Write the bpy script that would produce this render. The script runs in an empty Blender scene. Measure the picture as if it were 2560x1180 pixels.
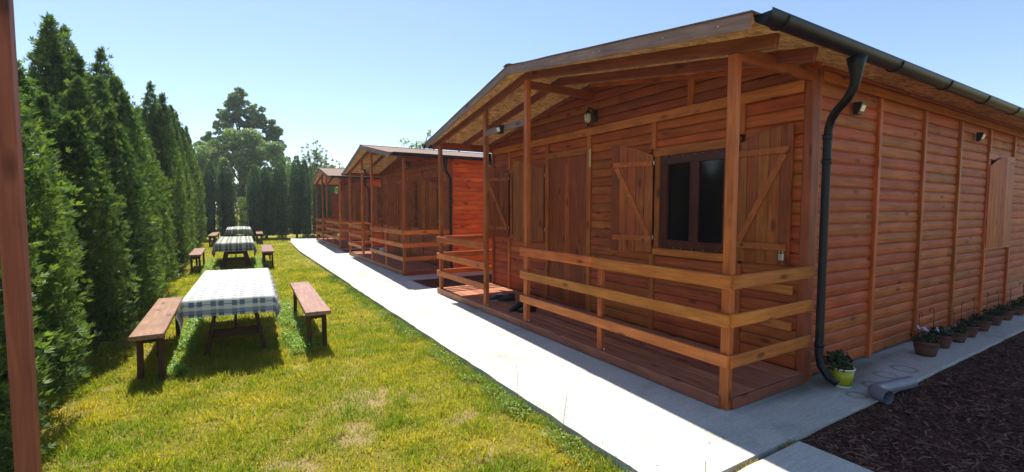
import bpy, math, random
import numpy as np
from mathutils import Vector, Matrix, Quaternion

random.seed(7)
rng = np.random.default_rng(11)
R = math.radians
scene = bpy.context.scene
COL = scene.collection

# ------------------------------------------------------------------ camera
cam_d = bpy.data.cameras.new('camera')
cam = bpy.data.objects.new('camera', cam_d)
COL.objects.link(cam)
scene.camera = cam
cam_d.sensor_width = 36.0
cam_d.lens = 36.0 * 1150.72 / 2560.0
cam_d.clip_start = 0.05
cam_d.clip_end = 2000
YAW, PITCH, ROLL = .5444, .0591, .0009
fw = Vector((math.sin(YAW) * math.cos(PITCH), math.cos(YAW) * math.cos(PITCH), -math.sin(PITCH)))
rt = Vector((math.cos(YAW), -math.sin(YAW), 0))
up = rt.cross(fw)
rt2 = rt * math.cos(ROLL) + up * math.sin(ROLL)
up2 = -rt * math.sin(ROLL) + up * math.cos(ROLL)
cm = Matrix((rt2, up2, -fw)).transposed().to_4x4()
cm.translation = Vector((0, 0, 1.6))
cam.matrix_world = cm

# ------------------------------------------------------------------ world, sun, exposure
SUN_E, SUN_A = R(62.5), R(2.5)
world = bpy.data.worlds.new('World')
scene.world = world
world.use_nodes = True
wn = world.node_tree
wn.nodes.clear()
sky = wn.nodes.new('ShaderNodeTexSky')
sky.sky_type = 'NISHITA'
sky.sun_disc = False
sky.sun_elevation = SUN_E
sky.sun_rotation = SUN_A
sky.air_density = 1.0
sky.dust_density = 0.35
sky.ozone_density = 1.6
bgn = wn.nodes.new('ShaderNodeBackground')
bgn.inputs['Strength'].default_value = 0.095
wo = wn.nodes.new('ShaderNodeOutputWorld')
wn.links.new(sky.outputs[0], bgn.inputs['Color'])
wn.links.new(bgn.outputs[0], wo.inputs['Surface'])
sd = bpy.data.lights.new('sun', 'SUN')
sd.energy = 4.6
sd.angle = R(0.53)
sd.color = (1.0, 0.94, 0.82)
sun = bpy.data.objects.new('sun', sd)
COL.objects.link(sun)
sdir = Vector((math.cos(SUN_E) * math.sin(SUN_A), math.cos(SUN_E) * math.cos(SUN_A), math.sin(SUN_E)))
sun.rotation_euler = sdir.to_track_quat('Z', 'Y').to_euler()
sun.location = (0, 30, 40)
scene.view_settings.view_transform = 'Standard'
scene.view_settings.look = 'None'
scene.view_settings.gamma = 1
scene.view_settings.use_curve_mapping = False
scene.view_settings.exposure = 1.0
scene.render.engine = 'CYCLES'
scene.cycles.max_bounces = 8
scene.cycles.diffuse_bounces = 6
scene.cycles.transparent_max_bounces = 8

# ------------------------------------------------------------------ material helpers
def new_mat(name):
    m = bpy.data.materials.new(name)
    m.use_nodes = True
    nt = m.node_tree
    nt.nodes.clear()
    out = nt.nodes.new('ShaderNodeOutputMaterial')
    return m, nt, out

def nd(nt, typ, **kw):
    n = nt.nodes.new(typ)
    for k, v in kw.items():
        if hasattr(n, k):
            setattr(n, k, v)
        else:
            n.inputs[k.replace('_', ' ')].default_value = v
    return n

def ramp(nt, src, stops, interp='LINEAR'):
    r = nt.nodes.new('ShaderNodeValToRGB')
    r.color_ramp.interpolation = interp
    els = r.color_ramp.elements
    while len(els) < len(stops):
        els.new(0.5)
    for e, (p, c) in zip(els, stops):
        e.position = p
        e.color = (*c, 1) if len(c) == 3 else c
    nt.links.new(src, r.inputs[0])
    return r

def mixc(nt, fac, a, b, mode='MIX'):
    m = nt.nodes.new('ShaderNodeMix')
    m.data_type = 'RGBA'
    m.blend_type = mode
    for s, v in ((0, fac), (6, a), (7, b)):
        if isinstance(v, (int, float)):
            m.inputs[s].default_value = v
        elif isinstance(v, tuple):
            m.inputs[s].default_value = (*v, 1)
        else:
            nt.links.new(v, m.inputs[s])
    return m.outputs[2]

def math_n(nt, op, a, b=None, c=None):
    m = nt.nodes.new('ShaderNodeMath')
    m.operation = op
    for i, v in enumerate((a, b, c)):
        if v is None:
            continue
        if isinstance(v, (int, float)):
            m.inputs[i].default_value = v
        else:
            nt.links.new(v, m.inputs[i])
    return m.outputs[0]

def wood(name, c0, c1, rough=0.5, knots=True, var=0.35, bump=0.22, dirt=None, spec=0.28):
    """stained pine, grain along local X of each piece, every piece different"""
    m, nt, out = new_mat(name)
    tc = nt.nodes.new('ShaderNodeTexCoord')
    oi = nt.nodes.new('ShaderNodeObjectInfo')
    off = nt.nodes.new('ShaderNodeVectorMath'); off.operation = 'SCALE'
    comb = nt.nodes.new('ShaderNodeCombineXYZ')
    for i in range(3):
        nt.links.new(math_n(nt, 'MULTIPLY', oi.outputs['Random'], (37.3, 91.7, 53.1)[i]), comb.inputs[i])
    add = nt.nodes.new('ShaderNodeVectorMath'); add.operation = 'ADD'
    nt.links.new(tc.outputs['Object'], add.inputs[0])
    nt.links.new(comb.outputs[0], add.inputs[1])
    mp = nd(nt, 'ShaderNodeMapping')
    mp.inputs['Scale'].default_value = (1.6, 22, 22)
    nt.links.new(add.outputs[0], mp.inputs['Vector'])
    n1 = nd(nt, 'ShaderNodeTexNoise', Scale=1.6, Detail=6.0, Roughness=0.62, Distortion=0.6)
    nt.links.new(mp.outputs[0], n1.inputs['Vector'])
    mp2 = nd(nt, 'ShaderNodeMapping')
    mp2.inputs['Scale'].default_value = (3.0, 5, 5)
    nt.links.new(add.outputs[0], mp2.inputs['Vector'])
    n2 = nd(nt, 'ShaderNodeTexNoise', Scale=1.0, Detail=3.0, Roughness=0.5)
    nt.links.new(mp2.outputs[0], n2.inputs['Vector'])
    r1 = ramp(nt, n1.outputs[0], [(0.28, c0), (0.72, c1)])
    r2 = ramp(nt, n2.outputs[0], [(0.3, (.82, .80, .78)), (0.7, (1.14, 1.14, 1.14))])
    col = mixc(nt, 1.0, r1.outputs[0], r2.outputs[0], 'MULTIPLY')
    if knots:
        mp3 = nd(nt, 'ShaderNodeMapping')
        mp3.inputs['Scale'].default_value = (4.5, 12, 12)
        nt.links.new(add.outputs[0], mp3.inputs['Vector'])
        v = nd(nt, 'ShaderNodeTexVoronoi', Scale=0.55)
        v.inputs['Randomness'].default_value = 1.0
        nt.links.new(mp3.outputs[0], v.inputs['Vector'])
        kr = ramp(nt, v.outputs['Distance'], [(0.10, (0.30, 0.24, 0.2)), (0.20, (1, 1, 1))])
        col = mixc(nt, 0.85, col, kr.outputs[0], 'MULTIPLY')
    hs = nd(nt, 'ShaderNodeHueSaturation')
    val = nd(nt, 'ShaderNodeMapRange')
    nt.links.new(oi.outputs['Random'], val.inputs[0])
    val.inputs[3].default_value = 1 - var
    val.inputs[4].default_value = 1 + var
    nt.links.new(val.outputs[0], hs.inputs['Value'])
    rnd2 = math_n(nt, 'FRACT', math_n(nt, 'MULTIPLY', oi.outputs['Random'], 17.31))
    hv = nd(nt, 'ShaderNodeMapRange')
    nt.links.new(rnd2, hv.inputs[0])
    hv.inputs[3].default_value = 0.491
    hv.inputs[4].default_value = 0.509
    nt.links.new(hv.outputs[0], hs.inputs['Hue'])
    nt.links.new(col, hs.inputs['Color'])
    col = hs.outputs[0]
    if dirt:
        geo = nt.nodes.new('ShaderNodeNewGeometry')
        nz = nd(nt, 'ShaderNodeTexNoise', Scale=5.0, Detail=4.0)
        nt.links.new(geo.outputs['Position'], nz.inputs['Vector'])
        rr = ramp(nt, nz.outputs[0], [(0.45, (0, 0, 0)), (0.7, (1, 1, 1))])
        col = mixc(nt, math_n(nt, 'MULTIPLY', rr.outputs[0], 0.6), col, dirt)
    b = nd(nt, 'ShaderNodeBsdfPrincipled')
    b.inputs['Roughness'].default_value = rough
    b.inputs['Specular IOR Level'].default_value = spec
    nt.links.new(col, b.inputs['Base Color'])
    bp = nd(nt, 'ShaderNodeBump', Strength=bump, Distance=0.004)
    nt.links.new(n1.outputs[0], bp.inputs['Height'])
    nt.links.new(bp.outputs[0], b.inputs['Normal'])
    nt.links.new(b.outputs[0], out.inputs[0])
    return m

def plain(name, col, rough=0.5, metal=0.0, noise=0.15, scale=8.0, spec=0.5, bump=0.0):
    m, nt, out = new_mat(name)
    tc = nt.nodes.new('ShaderNodeTexCoord')
    n = nd(nt, 'ShaderNodeTexNoise', Scale=scale, Detail=5.0)
    nt.links.new(tc.outputs['Object'], n.inputs['Vector'])
    lo = tuple(c * (1 - noise) for c in col)
    hi = tuple(min(1, c * (1 + noise)) for c in col)
    r = ramp(nt, n.outputs[0], [(0.3, lo), (0.7, hi)])
    b = nd(nt, 'ShaderNodeBsdfPrincipled', Roughness=rough, Metallic=metal)
    b.inputs['Specular IOR Level'].default_value = spec
    nt.links.new(r.outputs[0], b.inputs['Base Color'])
    if bump:
        bp = nd(nt, 'ShaderNodeBump', Strength=bump, Distance=0.01)
        nt.links.new(n.outputs[0], bp.inputs['Height'])
        nt.links.new(bp.outputs[0], b.inputs['Normal'])
    nt.links.new(b.outputs[0], out.inputs[0])
    return m

def leaf(name, dark, light, trans=0.35, scale=2.0, rough=0.55, spec=0.3):
    m, nt, out = new_mat(name)
    geo = nt.nodes.new('ShaderNodeNewGeometry')
    at = nd(nt, 'ShaderNodeAttribute'); at.attribute_name = 'shade'
    n = nd(nt, 'ShaderNodeTexNoise', Scale=scale, Detail=3.0)
    nt.links.new(geo.outputs['Position'], n.inputs['Vector'])
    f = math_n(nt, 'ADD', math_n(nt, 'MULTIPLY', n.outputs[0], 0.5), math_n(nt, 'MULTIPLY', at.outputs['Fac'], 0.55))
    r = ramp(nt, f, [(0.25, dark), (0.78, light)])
    b = nd(nt, 'ShaderNodeBsdfPrincipled', Roughness=rough)
    b.inputs['Specular IOR Level'].default_value = spec
    nt.links.new(r.outputs[0], b.inputs['Base Color'])
    t = nt.nodes.new('ShaderNodeBsdfTranslucent')
    nt.links.new(mixc(nt, 1.0, r.outputs[0], (1.25, 1.3, 0.55), 'MULTIPLY'), t.inputs[0])
    mx = nt.nodes.new('ShaderNodeMixShader')
    mx.inputs[0].default_value = trans
    nt.links.new(b.outputs[0], mx.inputs[1])
    nt.links.new(t.outputs[0], mx.inputs[2])
    nt.links.new(mx.outputs[0], out.inputs[0])
    return m

M = {}
M['siding'] = wood('stained_siding', (.27, .050, .011), (.53, .128, .030), rough=0.55, var=0.15)
M['orange_wood'] = wood('bright_orange_wood', (.46, .085, .016), (.80, .20, .04), rough=0.5, var=0.12)  # brighter, more orange than the siding, for farther side walls and far walls
M['trim'] = wood('stained_trim', (.30, .066, .014), (.58, .165, .040), rough=0.48, var=0.22)
M['rail'] = wood('stained_rail', (.38, .088, .017), (.68, .215, .052), rough=0.45, var=0.18)
M['plank'] = wood('stained_plank', (.21, .045, .010), (.45, .12, .028), rough=0.45, var=0.28)
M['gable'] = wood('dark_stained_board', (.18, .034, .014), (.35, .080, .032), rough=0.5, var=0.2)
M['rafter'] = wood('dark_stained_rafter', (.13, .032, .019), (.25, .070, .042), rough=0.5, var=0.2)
M['fascia'] = wood('weathered_fascia', (.19, .105, .078), (.36, .23, .175), rough=0.6, var=0.15)
M['deck'] = wood('stained_deck', (.25, .085, .045), (.48, .20, .115), rough=0.5, var=0.25)
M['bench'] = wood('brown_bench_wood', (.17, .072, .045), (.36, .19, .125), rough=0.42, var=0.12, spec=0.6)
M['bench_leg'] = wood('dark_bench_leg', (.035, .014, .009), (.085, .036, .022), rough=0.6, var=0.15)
M['pole'] = wood('reddish_post', (.20, .058, .028), (.36, .12, .06), rough=0.6, var=0.05)
M['black'] = plain('black_coated_metal', (.006, .007, .013), rough=0.4, noise=0.3, spec=0.3)
M['blackp'] = plain('black_plastic', (.012, .012, .014), rough=0.4, noise=0.2)
M['steel'] = plain('bright_steel', (.7, .7, .7), rough=0.3, metal=0.9)
M['bolt'] = plain('zinc_screw', (.75, .75, .72), rough=0.45, metal=0.4)
M['pvc'] = plain('grey_pvc', (.20, .20, .24), rough=0.4, noise=0.12)
M['terra'] = plain('brown_clay', (.13, .052, .032), rough=0.8, noise=0.35, scale=14)
M['soil'] = plain('potting_soil', (.03, .02, .014), rough=0.95, noise=0.4, scale=60, bump=0.6)
M['lime'] = plain('lime_plastic', (.42, .40, .01), rough=0.4, noise=0.06)
M['white'] = plain('white_plastic', (.75, .77, .78), rough=0.4, noise=0.05)
M['cream'] = plain('pale_yellow_plate', (.62, .50, .27), rough=0.6, noise=0.25, scale=40)
M['cane'] = plain('rusty_red_rod', (.16, .035, .02), rough=0.6, noise=0.3)
M['shoe'] = plain('black_shoe_leather', (.014, .013, .014), rough=0.45, noise=0.4, scale=30)
M['shoe_grey'] = plain('grey_shoe_trim', (.42, .42, .43), rough=0.6)
M['frame'] = wood('dark_window_frame', (.055, .013, .010), (.12, .035, .022), rough=0.35, knots=False, var=0.1)
M['bark'] = wood('tree_bark', (.05, .035, .025), (.13, .09, .06), rough=0.9, var=0.1, bump=0.8)
M['flw'] = plain('white_petal', (.75, .7, .85), rough=0.6)
M['flp'] = plain('pink_petal', (.55, .18, .25), rough=0.6)
M['flv'] = plain('violet_petal', (.16, .10, .5), rough=0.6)
M['panel'] = plain('solar_panel_glint', (.85, .83, .74), rough=0.2, noise=0.15, scale=50)  # cream highlight reflected by the panel, put into its base colour

def glass_dark():
    m, nt, out = new_mat('dark_window_glass')
    b = nd(nt, 'ShaderNodeBsdfPrincipled', Roughness=0.08)
    b.inputs['Base Color'].default_value = (.010, .005, .008, 1)
    b.inputs['Specular IOR Level'].default_value = 0.5
    nt.links.new(b.outputs[0], out.inputs[0])
    return m
M['glass'] = glass_dark()
def glass_lamp():
    m, nt, out = new_mat('frosted_lamp_glass')
    b = nd(nt, 'ShaderNodeBsdfPrincipled', Roughness=0.35)
    b.inputs['Base Color'].default_value = (.7, .68, .64, 1)
    b.inputs['Transmission Weight'].default_value = 0.3
    nt.links.new(b.outputs[0], out.inputs[0])
    return m
M['lampglass'] = glass_lamp()

def mat_concrete():
    m, nt, out = new_mat('concrete')
    geo = nt.nodes.new('ShaderNodeNewGeometry')
    n1 = nd(nt, 'ShaderNodeTexNoise', Scale=1.3, Detail=8.0, Roughness=0.65)
    n2 = nd(nt, 'ShaderNodeTexNoise', Scale=45.0, Detail=4.0, Roughness=0.7)
    mpb = nd(nt, 'ShaderNodeMapping')
    mpb.inputs['Scale'].default_value = (3, 60, 10)
    mpb.inputs['Rotation'].default_value = (0, 0, 0.25)
    n3 = nd(nt, 'ShaderNodeTexNoise', Scale=1.5, Detail=3.0)
    for n in (n1, n2):
        nt.links.new(geo.outputs['Position'], n.inputs['Vector'])
    nt.links.new(geo.outputs['Position'], mpb.inputs['Vector'])
    nt.links.new(mpb.outputs[0], n3.inputs['Vector'])
    r1 = ramp(nt, n1.outputs[0], [(0.3, (.33, .325, .295)), (0.45, (.46, .455, .42)), (0.7, (.53, .525, .485))])
    r2 = ramp(nt, n2.outputs[0], [(0.35, (.82, .82, .82)), (0.65, (1.1, 1.1, 1.1))])
    r3 = ramp(nt, n3.outputs[0], [(0.3, (.86, .86, .86)), (0.7, (1.08, 1.08, 1.08))])
    c = mixc(nt, 1, r1.outputs[0], r2.outputs[0], 'MULTIPLY')
    c = mixc(nt, 1, c, r3.outputs[0], 'MULTIPLY')
    # mossy stain along the foot of the wall, with a shape of its own
    sep = nt.nodes.new('ShaderNodeSeparateXYZ')
    nt.links.new(geo.outputs['Position'], sep.inputs[0])
    n4 = nd(nt, 'ShaderNodeTexNoise', Scale=3.5, Detail=5.0)
    nt.links.new(geo.outputs['Position'], n4.inputs['Vector'])
    dy = math_n(nt, 'ABSOLUTE', math_n(nt, 'SUBTRACT', sep.outputs[1], 2.1))
    dx = math_n(nt, 'ABSOLUTE', math_n(nt, 'SUBTRACT', sep.outputs[0], 4.9))
    e = math_n(nt, 'SUBTRACT', 1.0, math_n(nt, 'ADD', math_n(nt, 'MULTIPLY', dy, 3.2), math_n(nt, 'MULTIPLY', dx, 0.55)))
    st = math_n(nt, 'MULTIPLY', math_n(nt, 'MAXIMUM', e, 0.0), math_n(nt, 'MULTIPLY', n4.outputs[0], 2.2))
    st = math_n(nt, 'MINIMUM', st, 0.75)
    c = mixc(nt, st, c, (.10, .11, .07))
    # ring stains where pots stood
    for (px, py, pr) in ((4.95, 1.80, .085), (5.35, 1.86, .09), (5.72, 1.84, .10), (4.55, 1.78, .07)):
        cx = math_n(nt, 'SUBTRACT', sep.outputs[0], px)
        cy = math_n(nt, 'SUBTRACT', sep.outputs[1], py)
        dd = math_n(nt, 'SQRT', math_n(nt, 'ADD', math_n(nt, 'MULTIPLY', cx, cx), math_n(nt, 'MULTIPLY', cy, cy)))
        ring = math_n(nt, 'SUBTRACT', 1.0, math_n(nt, 'MULTIPLY', math_n(nt, 'ABSOLUTE', math_n(nt, 'SUBTRACT', dd, pr)), 38.0))
        ring = math_n(nt, 'MULTIPLY', math_n(nt, 'MAXIMUM', ring, 0.0), math_n(nt, 'MULTIPLY', n4.outputs[0], 1.3))
        c = mixc(nt, math_n(nt, 'MINIMUM', ring, 0.7), c, (.13, .13, .09))
    b = nd(nt, 'ShaderNodeBsdfPrincipled', Roughness=0.85)
    b.inputs['Specular IOR Level'].default_value = 0.25
    nt.links.new(c, b.inputs['Base Color'])
    bp = nd(nt, 'ShaderNodeBump', Strength=0.35, Distance=0.006)
    nt.links.new(n2.outputs[0], bp.inputs['Height'])
    nt.links.new(bp.outputs[0], b.inputs['Normal'])
    nt.links.new(b.outputs[0], out.inputs[0])
    return m
M['concrete'] = mat_concrete()

BARE = ((.95, 4.05, .28), (1.30, 3.95, .14), (1.52, 3.3, .16), (.72, 3.45, .2), (1.0, 4.75, .10), (.3, 3.2, .14), (1.85, 24.0, .5), (1.2, 5.6, .09), (-.95, 6.7, .13), (1.45, 2.75, .13))
def mat_turf():
    m, nt, out = new_mat('turf_soil')
    geo = nt.nodes.new('ShaderNodeNewGeometry')
    n1 = nd(nt, 'ShaderNodeTexNoise', Scale=2.2, Detail=8.0, Roughness=0.7)
    n2 = nd(nt, 'ShaderNodeTexNoise', Scale=70.0, Detail=5.0, Roughness=0.8)
    for n in (n1, n2):
        nt.links.new(geo.outputs['Position'], n.inputs['Vector'])
    r1 = ramp(nt, n1.outputs[0], [(0.35, (.17, .18, .016)), (0.52, (.30, .25, .04)), (0.66, (.46, .36, .13))])
    r2 = ramp(nt, n2.outputs[0], [(0.3, (.4, .4, .4)), (0.7, (1.35, 1.35, 1.35))])
    sep = nt.nodes.new('ShaderNodeSeparateXYZ')
    nt.links.new(geo.outputs['Position'], sep.inputs[0])
    n3 = nd(nt, 'ShaderNodeTexNoise', Scale=9.0, Detail=4.0)
    nt.links.new(geo.outputs['Position'], n3.inputs['Vector'])
    cc = r1.outputs[0]
    n5 = nd(nt, 'ShaderNodeTexNoise', Scale=4.5, Detail=5.0, Roughness=0.7)
    nt.links.new(geo.outputs['Position'], n5.inputs['Vector'])
    s5 = nt.nodes.new('ShaderNodeSeparateColor')
    nt.links.new(n5.outputs['Color'], s5.inputs[0])
    wx = math_n(nt, 'ADD', sep.outputs[0], math_n(nt, 'MULTIPLY', math_n(nt, 'SUBTRACT', s5.outputs[0], 0.5), 0.75))
    wy = math_n(nt, 'ADD', sep.outputs[1], math_n(nt, 'MULTIPLY', math_n(nt, 'SUBTRACT', s5.outputs[1], 0.5), 0.75))
    for (sx, sy, sr) in BARE:
        ax = math_n(nt, 'SUBTRACT', wx, sx)
        ay = math_n(nt, 'SUBTRACT', wy, sy)
        dd = math_n(nt, 'SQRT', math_n(nt, 'ADD', math_n(nt, 'MULTIPLY', ax, ax), math_n(nt, 'MULTIPLY', ay, ay)))
        f = math_n(nt, 'SUBTRACT', 1.3, math_n(nt, 'DIVIDE', dd, sr))
        f = math_n(nt, 'MULTIPLY', math_n(nt, 'MAXIMUM', f, 0.0), math_n(nt, 'MULTIPLY', n3.outputs[0], 2.4))
        cc = mixc(nt, math_n(nt, 'MINIMUM', f, 1.0), cc, (.42, .31, .15))
    c = mixc(nt, 1, cc, r2.outputs[0], 'MULTIPLY')
    b = nd(nt, 'ShaderNodeBsdfPrincipled', Roughness=0.95)
    b.inputs['Specular IOR Level'].default_value = 0.1
    nt.links.new(c, b.inputs['Base Color'])
    bp = nd(nt, 'ShaderNodeBump', Strength=0.9, Distance=0.03)
    nt.links.new(n2.outputs[0], bp.inputs['Height'])
    nt.links.new(bp.outputs[0], b.inputs['Normal'])
    nt.links.new(b.outputs[0], out.inputs[0])
    return m
M['turf'] = mat_turf()

def mat_mulch():
    m, nt, out = new_mat('reddish_mulch')
    geo = nt.nodes.new('ShaderNodeNewGeometry')
    mp = nd(nt, 'ShaderNodeMapping')
    mp.inputs['Scale'].default_value = (1, 1.7, 1)
    nt.links.new(geo.outputs['Position'], mp.inputs['Vector'])
    v = nd(nt, 'ShaderNodeTexVoronoi', Scale=46.0)
    nt.links.new(mp.outputs[0], v.inputs['Vector'])
    n1 = nd(nt, 'ShaderNodeTexNoise', Scale=5.0, Detail=8.0, Roughness=0.75)
    nt.links.new(geo.outputs['Position'], n1.inputs['Vector'])
    r1 = ramp(nt, n1.outputs[0], [(0.3, (.055, .023, .017)), (0.7, (.16, .068, .050))])
    r2 = ramp(nt, v.outputs['Color'], [(0.2, (.5, .5, .5)), (0.8, (1.5, 1.5, 1.5))])
    c = mixc(nt, 1, r1.outputs[0], r2.outputs[0], 'MULTIPLY')
    b = nd(nt, 'ShaderNodeBsdfPrincipled', Roughness=0.95)
    b.inputs['Specular IOR Level'].default_value = 0.1
    nt.links.new(c, b.inputs['Base Color'])
    bp = nd(nt, 'ShaderNodeBump', Strength=1.0, Distance=0.03)
    nt.links.new(v.outputs['Distance'], bp.inputs['Height'])
    nt.links.new(bp.outputs[0], b.inputs['Normal'])
    nt.links.new(b.outputs[0], out.inputs[0])
    return m
M['mulch'] = mat_mulch()

def mat_osb():
    m, nt, out = new_mat('osb_sheathing')
    tc = nt.nodes.new('ShaderNodeTexCoord')
    mp = nd(nt, 'ShaderNodeMapping')
    mp.inputs['Scale'].default_value = (9, 26, 9)
    mp.inputs['Rotation'].default_value = (0, 0, 0.5)
    nt.links.new(tc.outputs['Object'], mp.inputs['Vector'])
    v = nd(nt, 'ShaderNodeTexVoronoi', Scale=1.6)
    nt.links.new(mp.outputs[0], v.inputs['Vector'])
    mp2 = nd(nt, 'ShaderNodeMapping')
    mp2.inputs['Scale'].default_value = (26, 9, 9)
    mp2.inputs['Rotation'].default_value = (0, 0, -0.3)
    nt.links.new(tc.outputs['Object'], mp2.inputs['Vector'])
    v2 = nd(nt, 'ShaderNodeTexVoronoi', Scale=1.3)
    nt.links.new(mp2.outputs[0], v2.inputs['Vector'])
    n = nd(nt, 'ShaderNodeTexNoise', Scale=1.5, Detail=3.0)
    nt.links.new(tc.outputs['Object'], n.inputs['Vector'])
    mxv = mixc(nt, 0.5, v.outputs['Color'], v2.outputs['Color'])
    r = ramp(nt, mxv, [(0.25, (.34, .15, .055)), (0.5, (.62, .33, .13)), (0.8, (.80, .52, .26))])
    r2 = ramp(nt, n.outputs[0], [(0.3, (.8, .8, .8)), (0.7, (1.15, 1.15, 1.15))])
    b = nd(nt, 'ShaderNodeBsdfPrincipled', Roughness=0.8)
    nt.links.new(mixc(nt, 1, r.outputs[0], r2.outputs[0], 'MULTIPLY'), b.inputs['Base Color'])
    nt.links.new(b.outputs[0], out.inputs[0])
    return m
M['osb'] = mat_osb()
M['roofing'] = plain('brown_roofing_felt', (.15, .085, .062), rough=0.85, noise=0.3, scale=25, bump=0.3)

def mat_cloth(name, blue=(.10, .14, .23), base=(.74, .75, .68), px=0.19, py=0.125, ks=(.20, .10, .58)):
    m, nt, out = new_mat(name)
    uv = nt.nodes.new('ShaderNodeUVMap'); uv.uv_map = 'UVMap'
    sp = nt.nodes.new('ShaderNodeSeparateXYZ')
    nt.links.new(uv.outputs[0], sp.inputs[0])
    u, v = sp.outputs[0], sp.outputs[1]
    fu = math_n(nt, 'FRACT', math_n(nt, 'ADD', math_n(nt, 'DIVIDE', u, px), 0.12))
    s1 = math_n(nt, 'LESS_THAN', math_n(nt, 'ABSOLUTE', math_n(nt, 'SUBTRACT', fu, 0.33)), 0.125)
    s2 = math_n(nt, 'LESS_THAN', math_n(nt, 'ABSOLUTE', math_n(nt, 'SUBTRACT', fu, 0.70)), 0.125)
    su = math_n(nt, 'MAXIMUM', s1, s2)
    fv = math_n(nt, 'FRACT', math_n(nt, 'DIVIDE', v, py))
    sv = math_n(nt, 'LESS_THAN', fv, 0.42)
    k = math_n(nt, 'ADD', math_n(nt, 'MULTIPLY', su, ks[0]), math_n(nt, 'MULTIPLY', sv, ks[1]))
    k = math_n(nt, 'ADD', k, math_n(nt, 'MULTIPLY', math_n(nt, 'MULTIPLY', su, sv), ks[2]))
    # thin navy lines + navy hem band near the ends
    hemv = nt.nodes.new('ShaderNodeAttribute'); hemv.attribute_name = 'hem'
    h = hemv.outputs['Fac']
    band = math_n(nt, 'MULTIPLY', math_n(nt, 'GREATER_THAN', h, 0.02), math_n(nt, 'LESS_THAN', h, 0.07))
    line = math_n(nt, 'LESS_THAN', math_n(nt, 'ABSOLUTE', math_n(nt, 'SUBTRACT', h, 0.125)), 0.004)
    lu = math_n(nt, 'LESS_THAN', math_n(nt, 'ABSOLUTE', math_n(nt, 'SUBTRACT', fu, 0.015)), 0.015)
    k = math_n(nt, 'MAXIMUM', k, math_n(nt, 'MULTIPLY', math_n(nt, 'MAXIMUM', line, 0.0), 0.85))
    k = math_n(nt, 'ADD', k, math_n(nt, 'MULTIPLY', band, 0.6))
    k = math_n(nt, 'MINIMUM', k, 1.0)
    c = mixc(nt, k, base, blue)
    n = nd(nt, 'ShaderNodeTexNoise', Scale=600.0, Detail=1.0)
    b = nd(nt, 'ShaderNodeBsdfPrincipled', Roughness=0.7)
    b.inputs['Specular IOR Level'].default_value = 0.2
    nt.links.new(c, b.inputs['Base Color'])
    t = nt.nodes.new('ShaderNodeBsdfTranslucent')
    nt.links.new(c, t.inputs[0])
    mx = nt.nodes.new('ShaderNodeMixShader')
    mx.inputs[0].default_value = 0.22
    nt.links.new(b.outputs[0], mx.inputs[1])
    nt.links.new(t.outputs[0], mx.inputs[2])
    nt.links.new(mx.outputs[0], out.inputs[0])
    return m
M['cloth'] = mat_cloth('blue_check_cloth')
M['cloth2'] = mat_cloth('grey_green_check_cloth', blue=(.07, .08, .09), base=(.50, .53, .46), px=0.24, py=0.30, ks=(.50, .16, .1))

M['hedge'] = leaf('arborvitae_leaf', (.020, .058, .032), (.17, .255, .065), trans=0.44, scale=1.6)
M['hedge_far'] = leaf('arborvitae_hazed_leaf', (.04, .10, .06), (.16, .24, .10), trans=0.3, scale=1.6)  # end hedge leaves lightened: haze and flare lift put into the colour
M['tree'] = leaf('broad_leaf', (.05, .10, .055), (.19, .28, .13), trans=0.40, scale=0.7)
M['tree2'] = leaf('round_tree_leaf', (.07, .13, .06), (.26, .36, .15), trans=0.4, scale=0.7)
M['pale'] = leaf('pale_leaf', (.07, .12, .025), (.24, .32, .09), trans=0.40, scale=1.2)
M['grass'] = leaf('grass_blade', (.17, .27, .014), (.62, .50, .075), trans=0.45, scale=1.7, rough=0.5)
M['weed'] = leaf('weed_leaf', (.10, .22, .03), (.30, .46, .08), trans=0.40, scale=5, rough=0.45)
M['edge'] = leaf('edge_leaf', (.09, .17, .025), (.28, .36, .07), trans=0.38, scale=5)
M['potleaf'] = leaf('pot_plant_leaf', (.012, .026, .01), (.04, .065, .025), trans=0.2, scale=5)
M['straw'] = leaf('dry_straw', (.30, .22, .06), (.62, .50, .20), trans=0.3, scale=8)

# ------------------------------------------------------------------ geometry helpers
MESH = {}
def make_mesh(name, verts, faces, smooth=False):
    me = bpy.data.meshes.new(name)
    me.from_pydata([tuple(v) for v in verts], [], faces)
    me.update()
    if smooth:
        me.polygons.foreach_set('use_smooth', [True] * len(me.polygons))
    return me

def link(name, me, mat, parent=None, matrix=None, tagd=None):
    o = bpy.data.objects.new(name, me)
    if mat is not None and me is not None:
        if not me.materials:
            me.materials.append(mat)
        elif me.materials[0] != mat:
            o.material_slots[0].link = 'OBJECT'
            o.material_slots[0].material = mat
    COL.objects.link(o)
    if parent is not None:
        o.parent = parent
    if matrix is not None:
        o.matrix_local = matrix
    if tagd:
        for k, v in tagd.items():
            o[k] = v
    return o

def thing(name, label, cat, loc=(0, 0, 0), rz=0.0, group=None, scale=1.0):
    o = bpy.data.objects.new(name, None)
    o.empty_display_size = 0.2
    COL.objects.link(o)
    o.location = loc
    o.rotation_euler = (0, 0, rz)
    o.scale = (scale,) * 3
    o['label'] = label
    o['category'] = cat
    if group:
        o['group'] = group
    return o

def tag(o, label=None, cat=None, group=None, kind=None):
    for k, v in (('label', label), ('category', cat), ('group', group), ('kind', kind)):
        if v:
            o[k] = v
    return o

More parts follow.
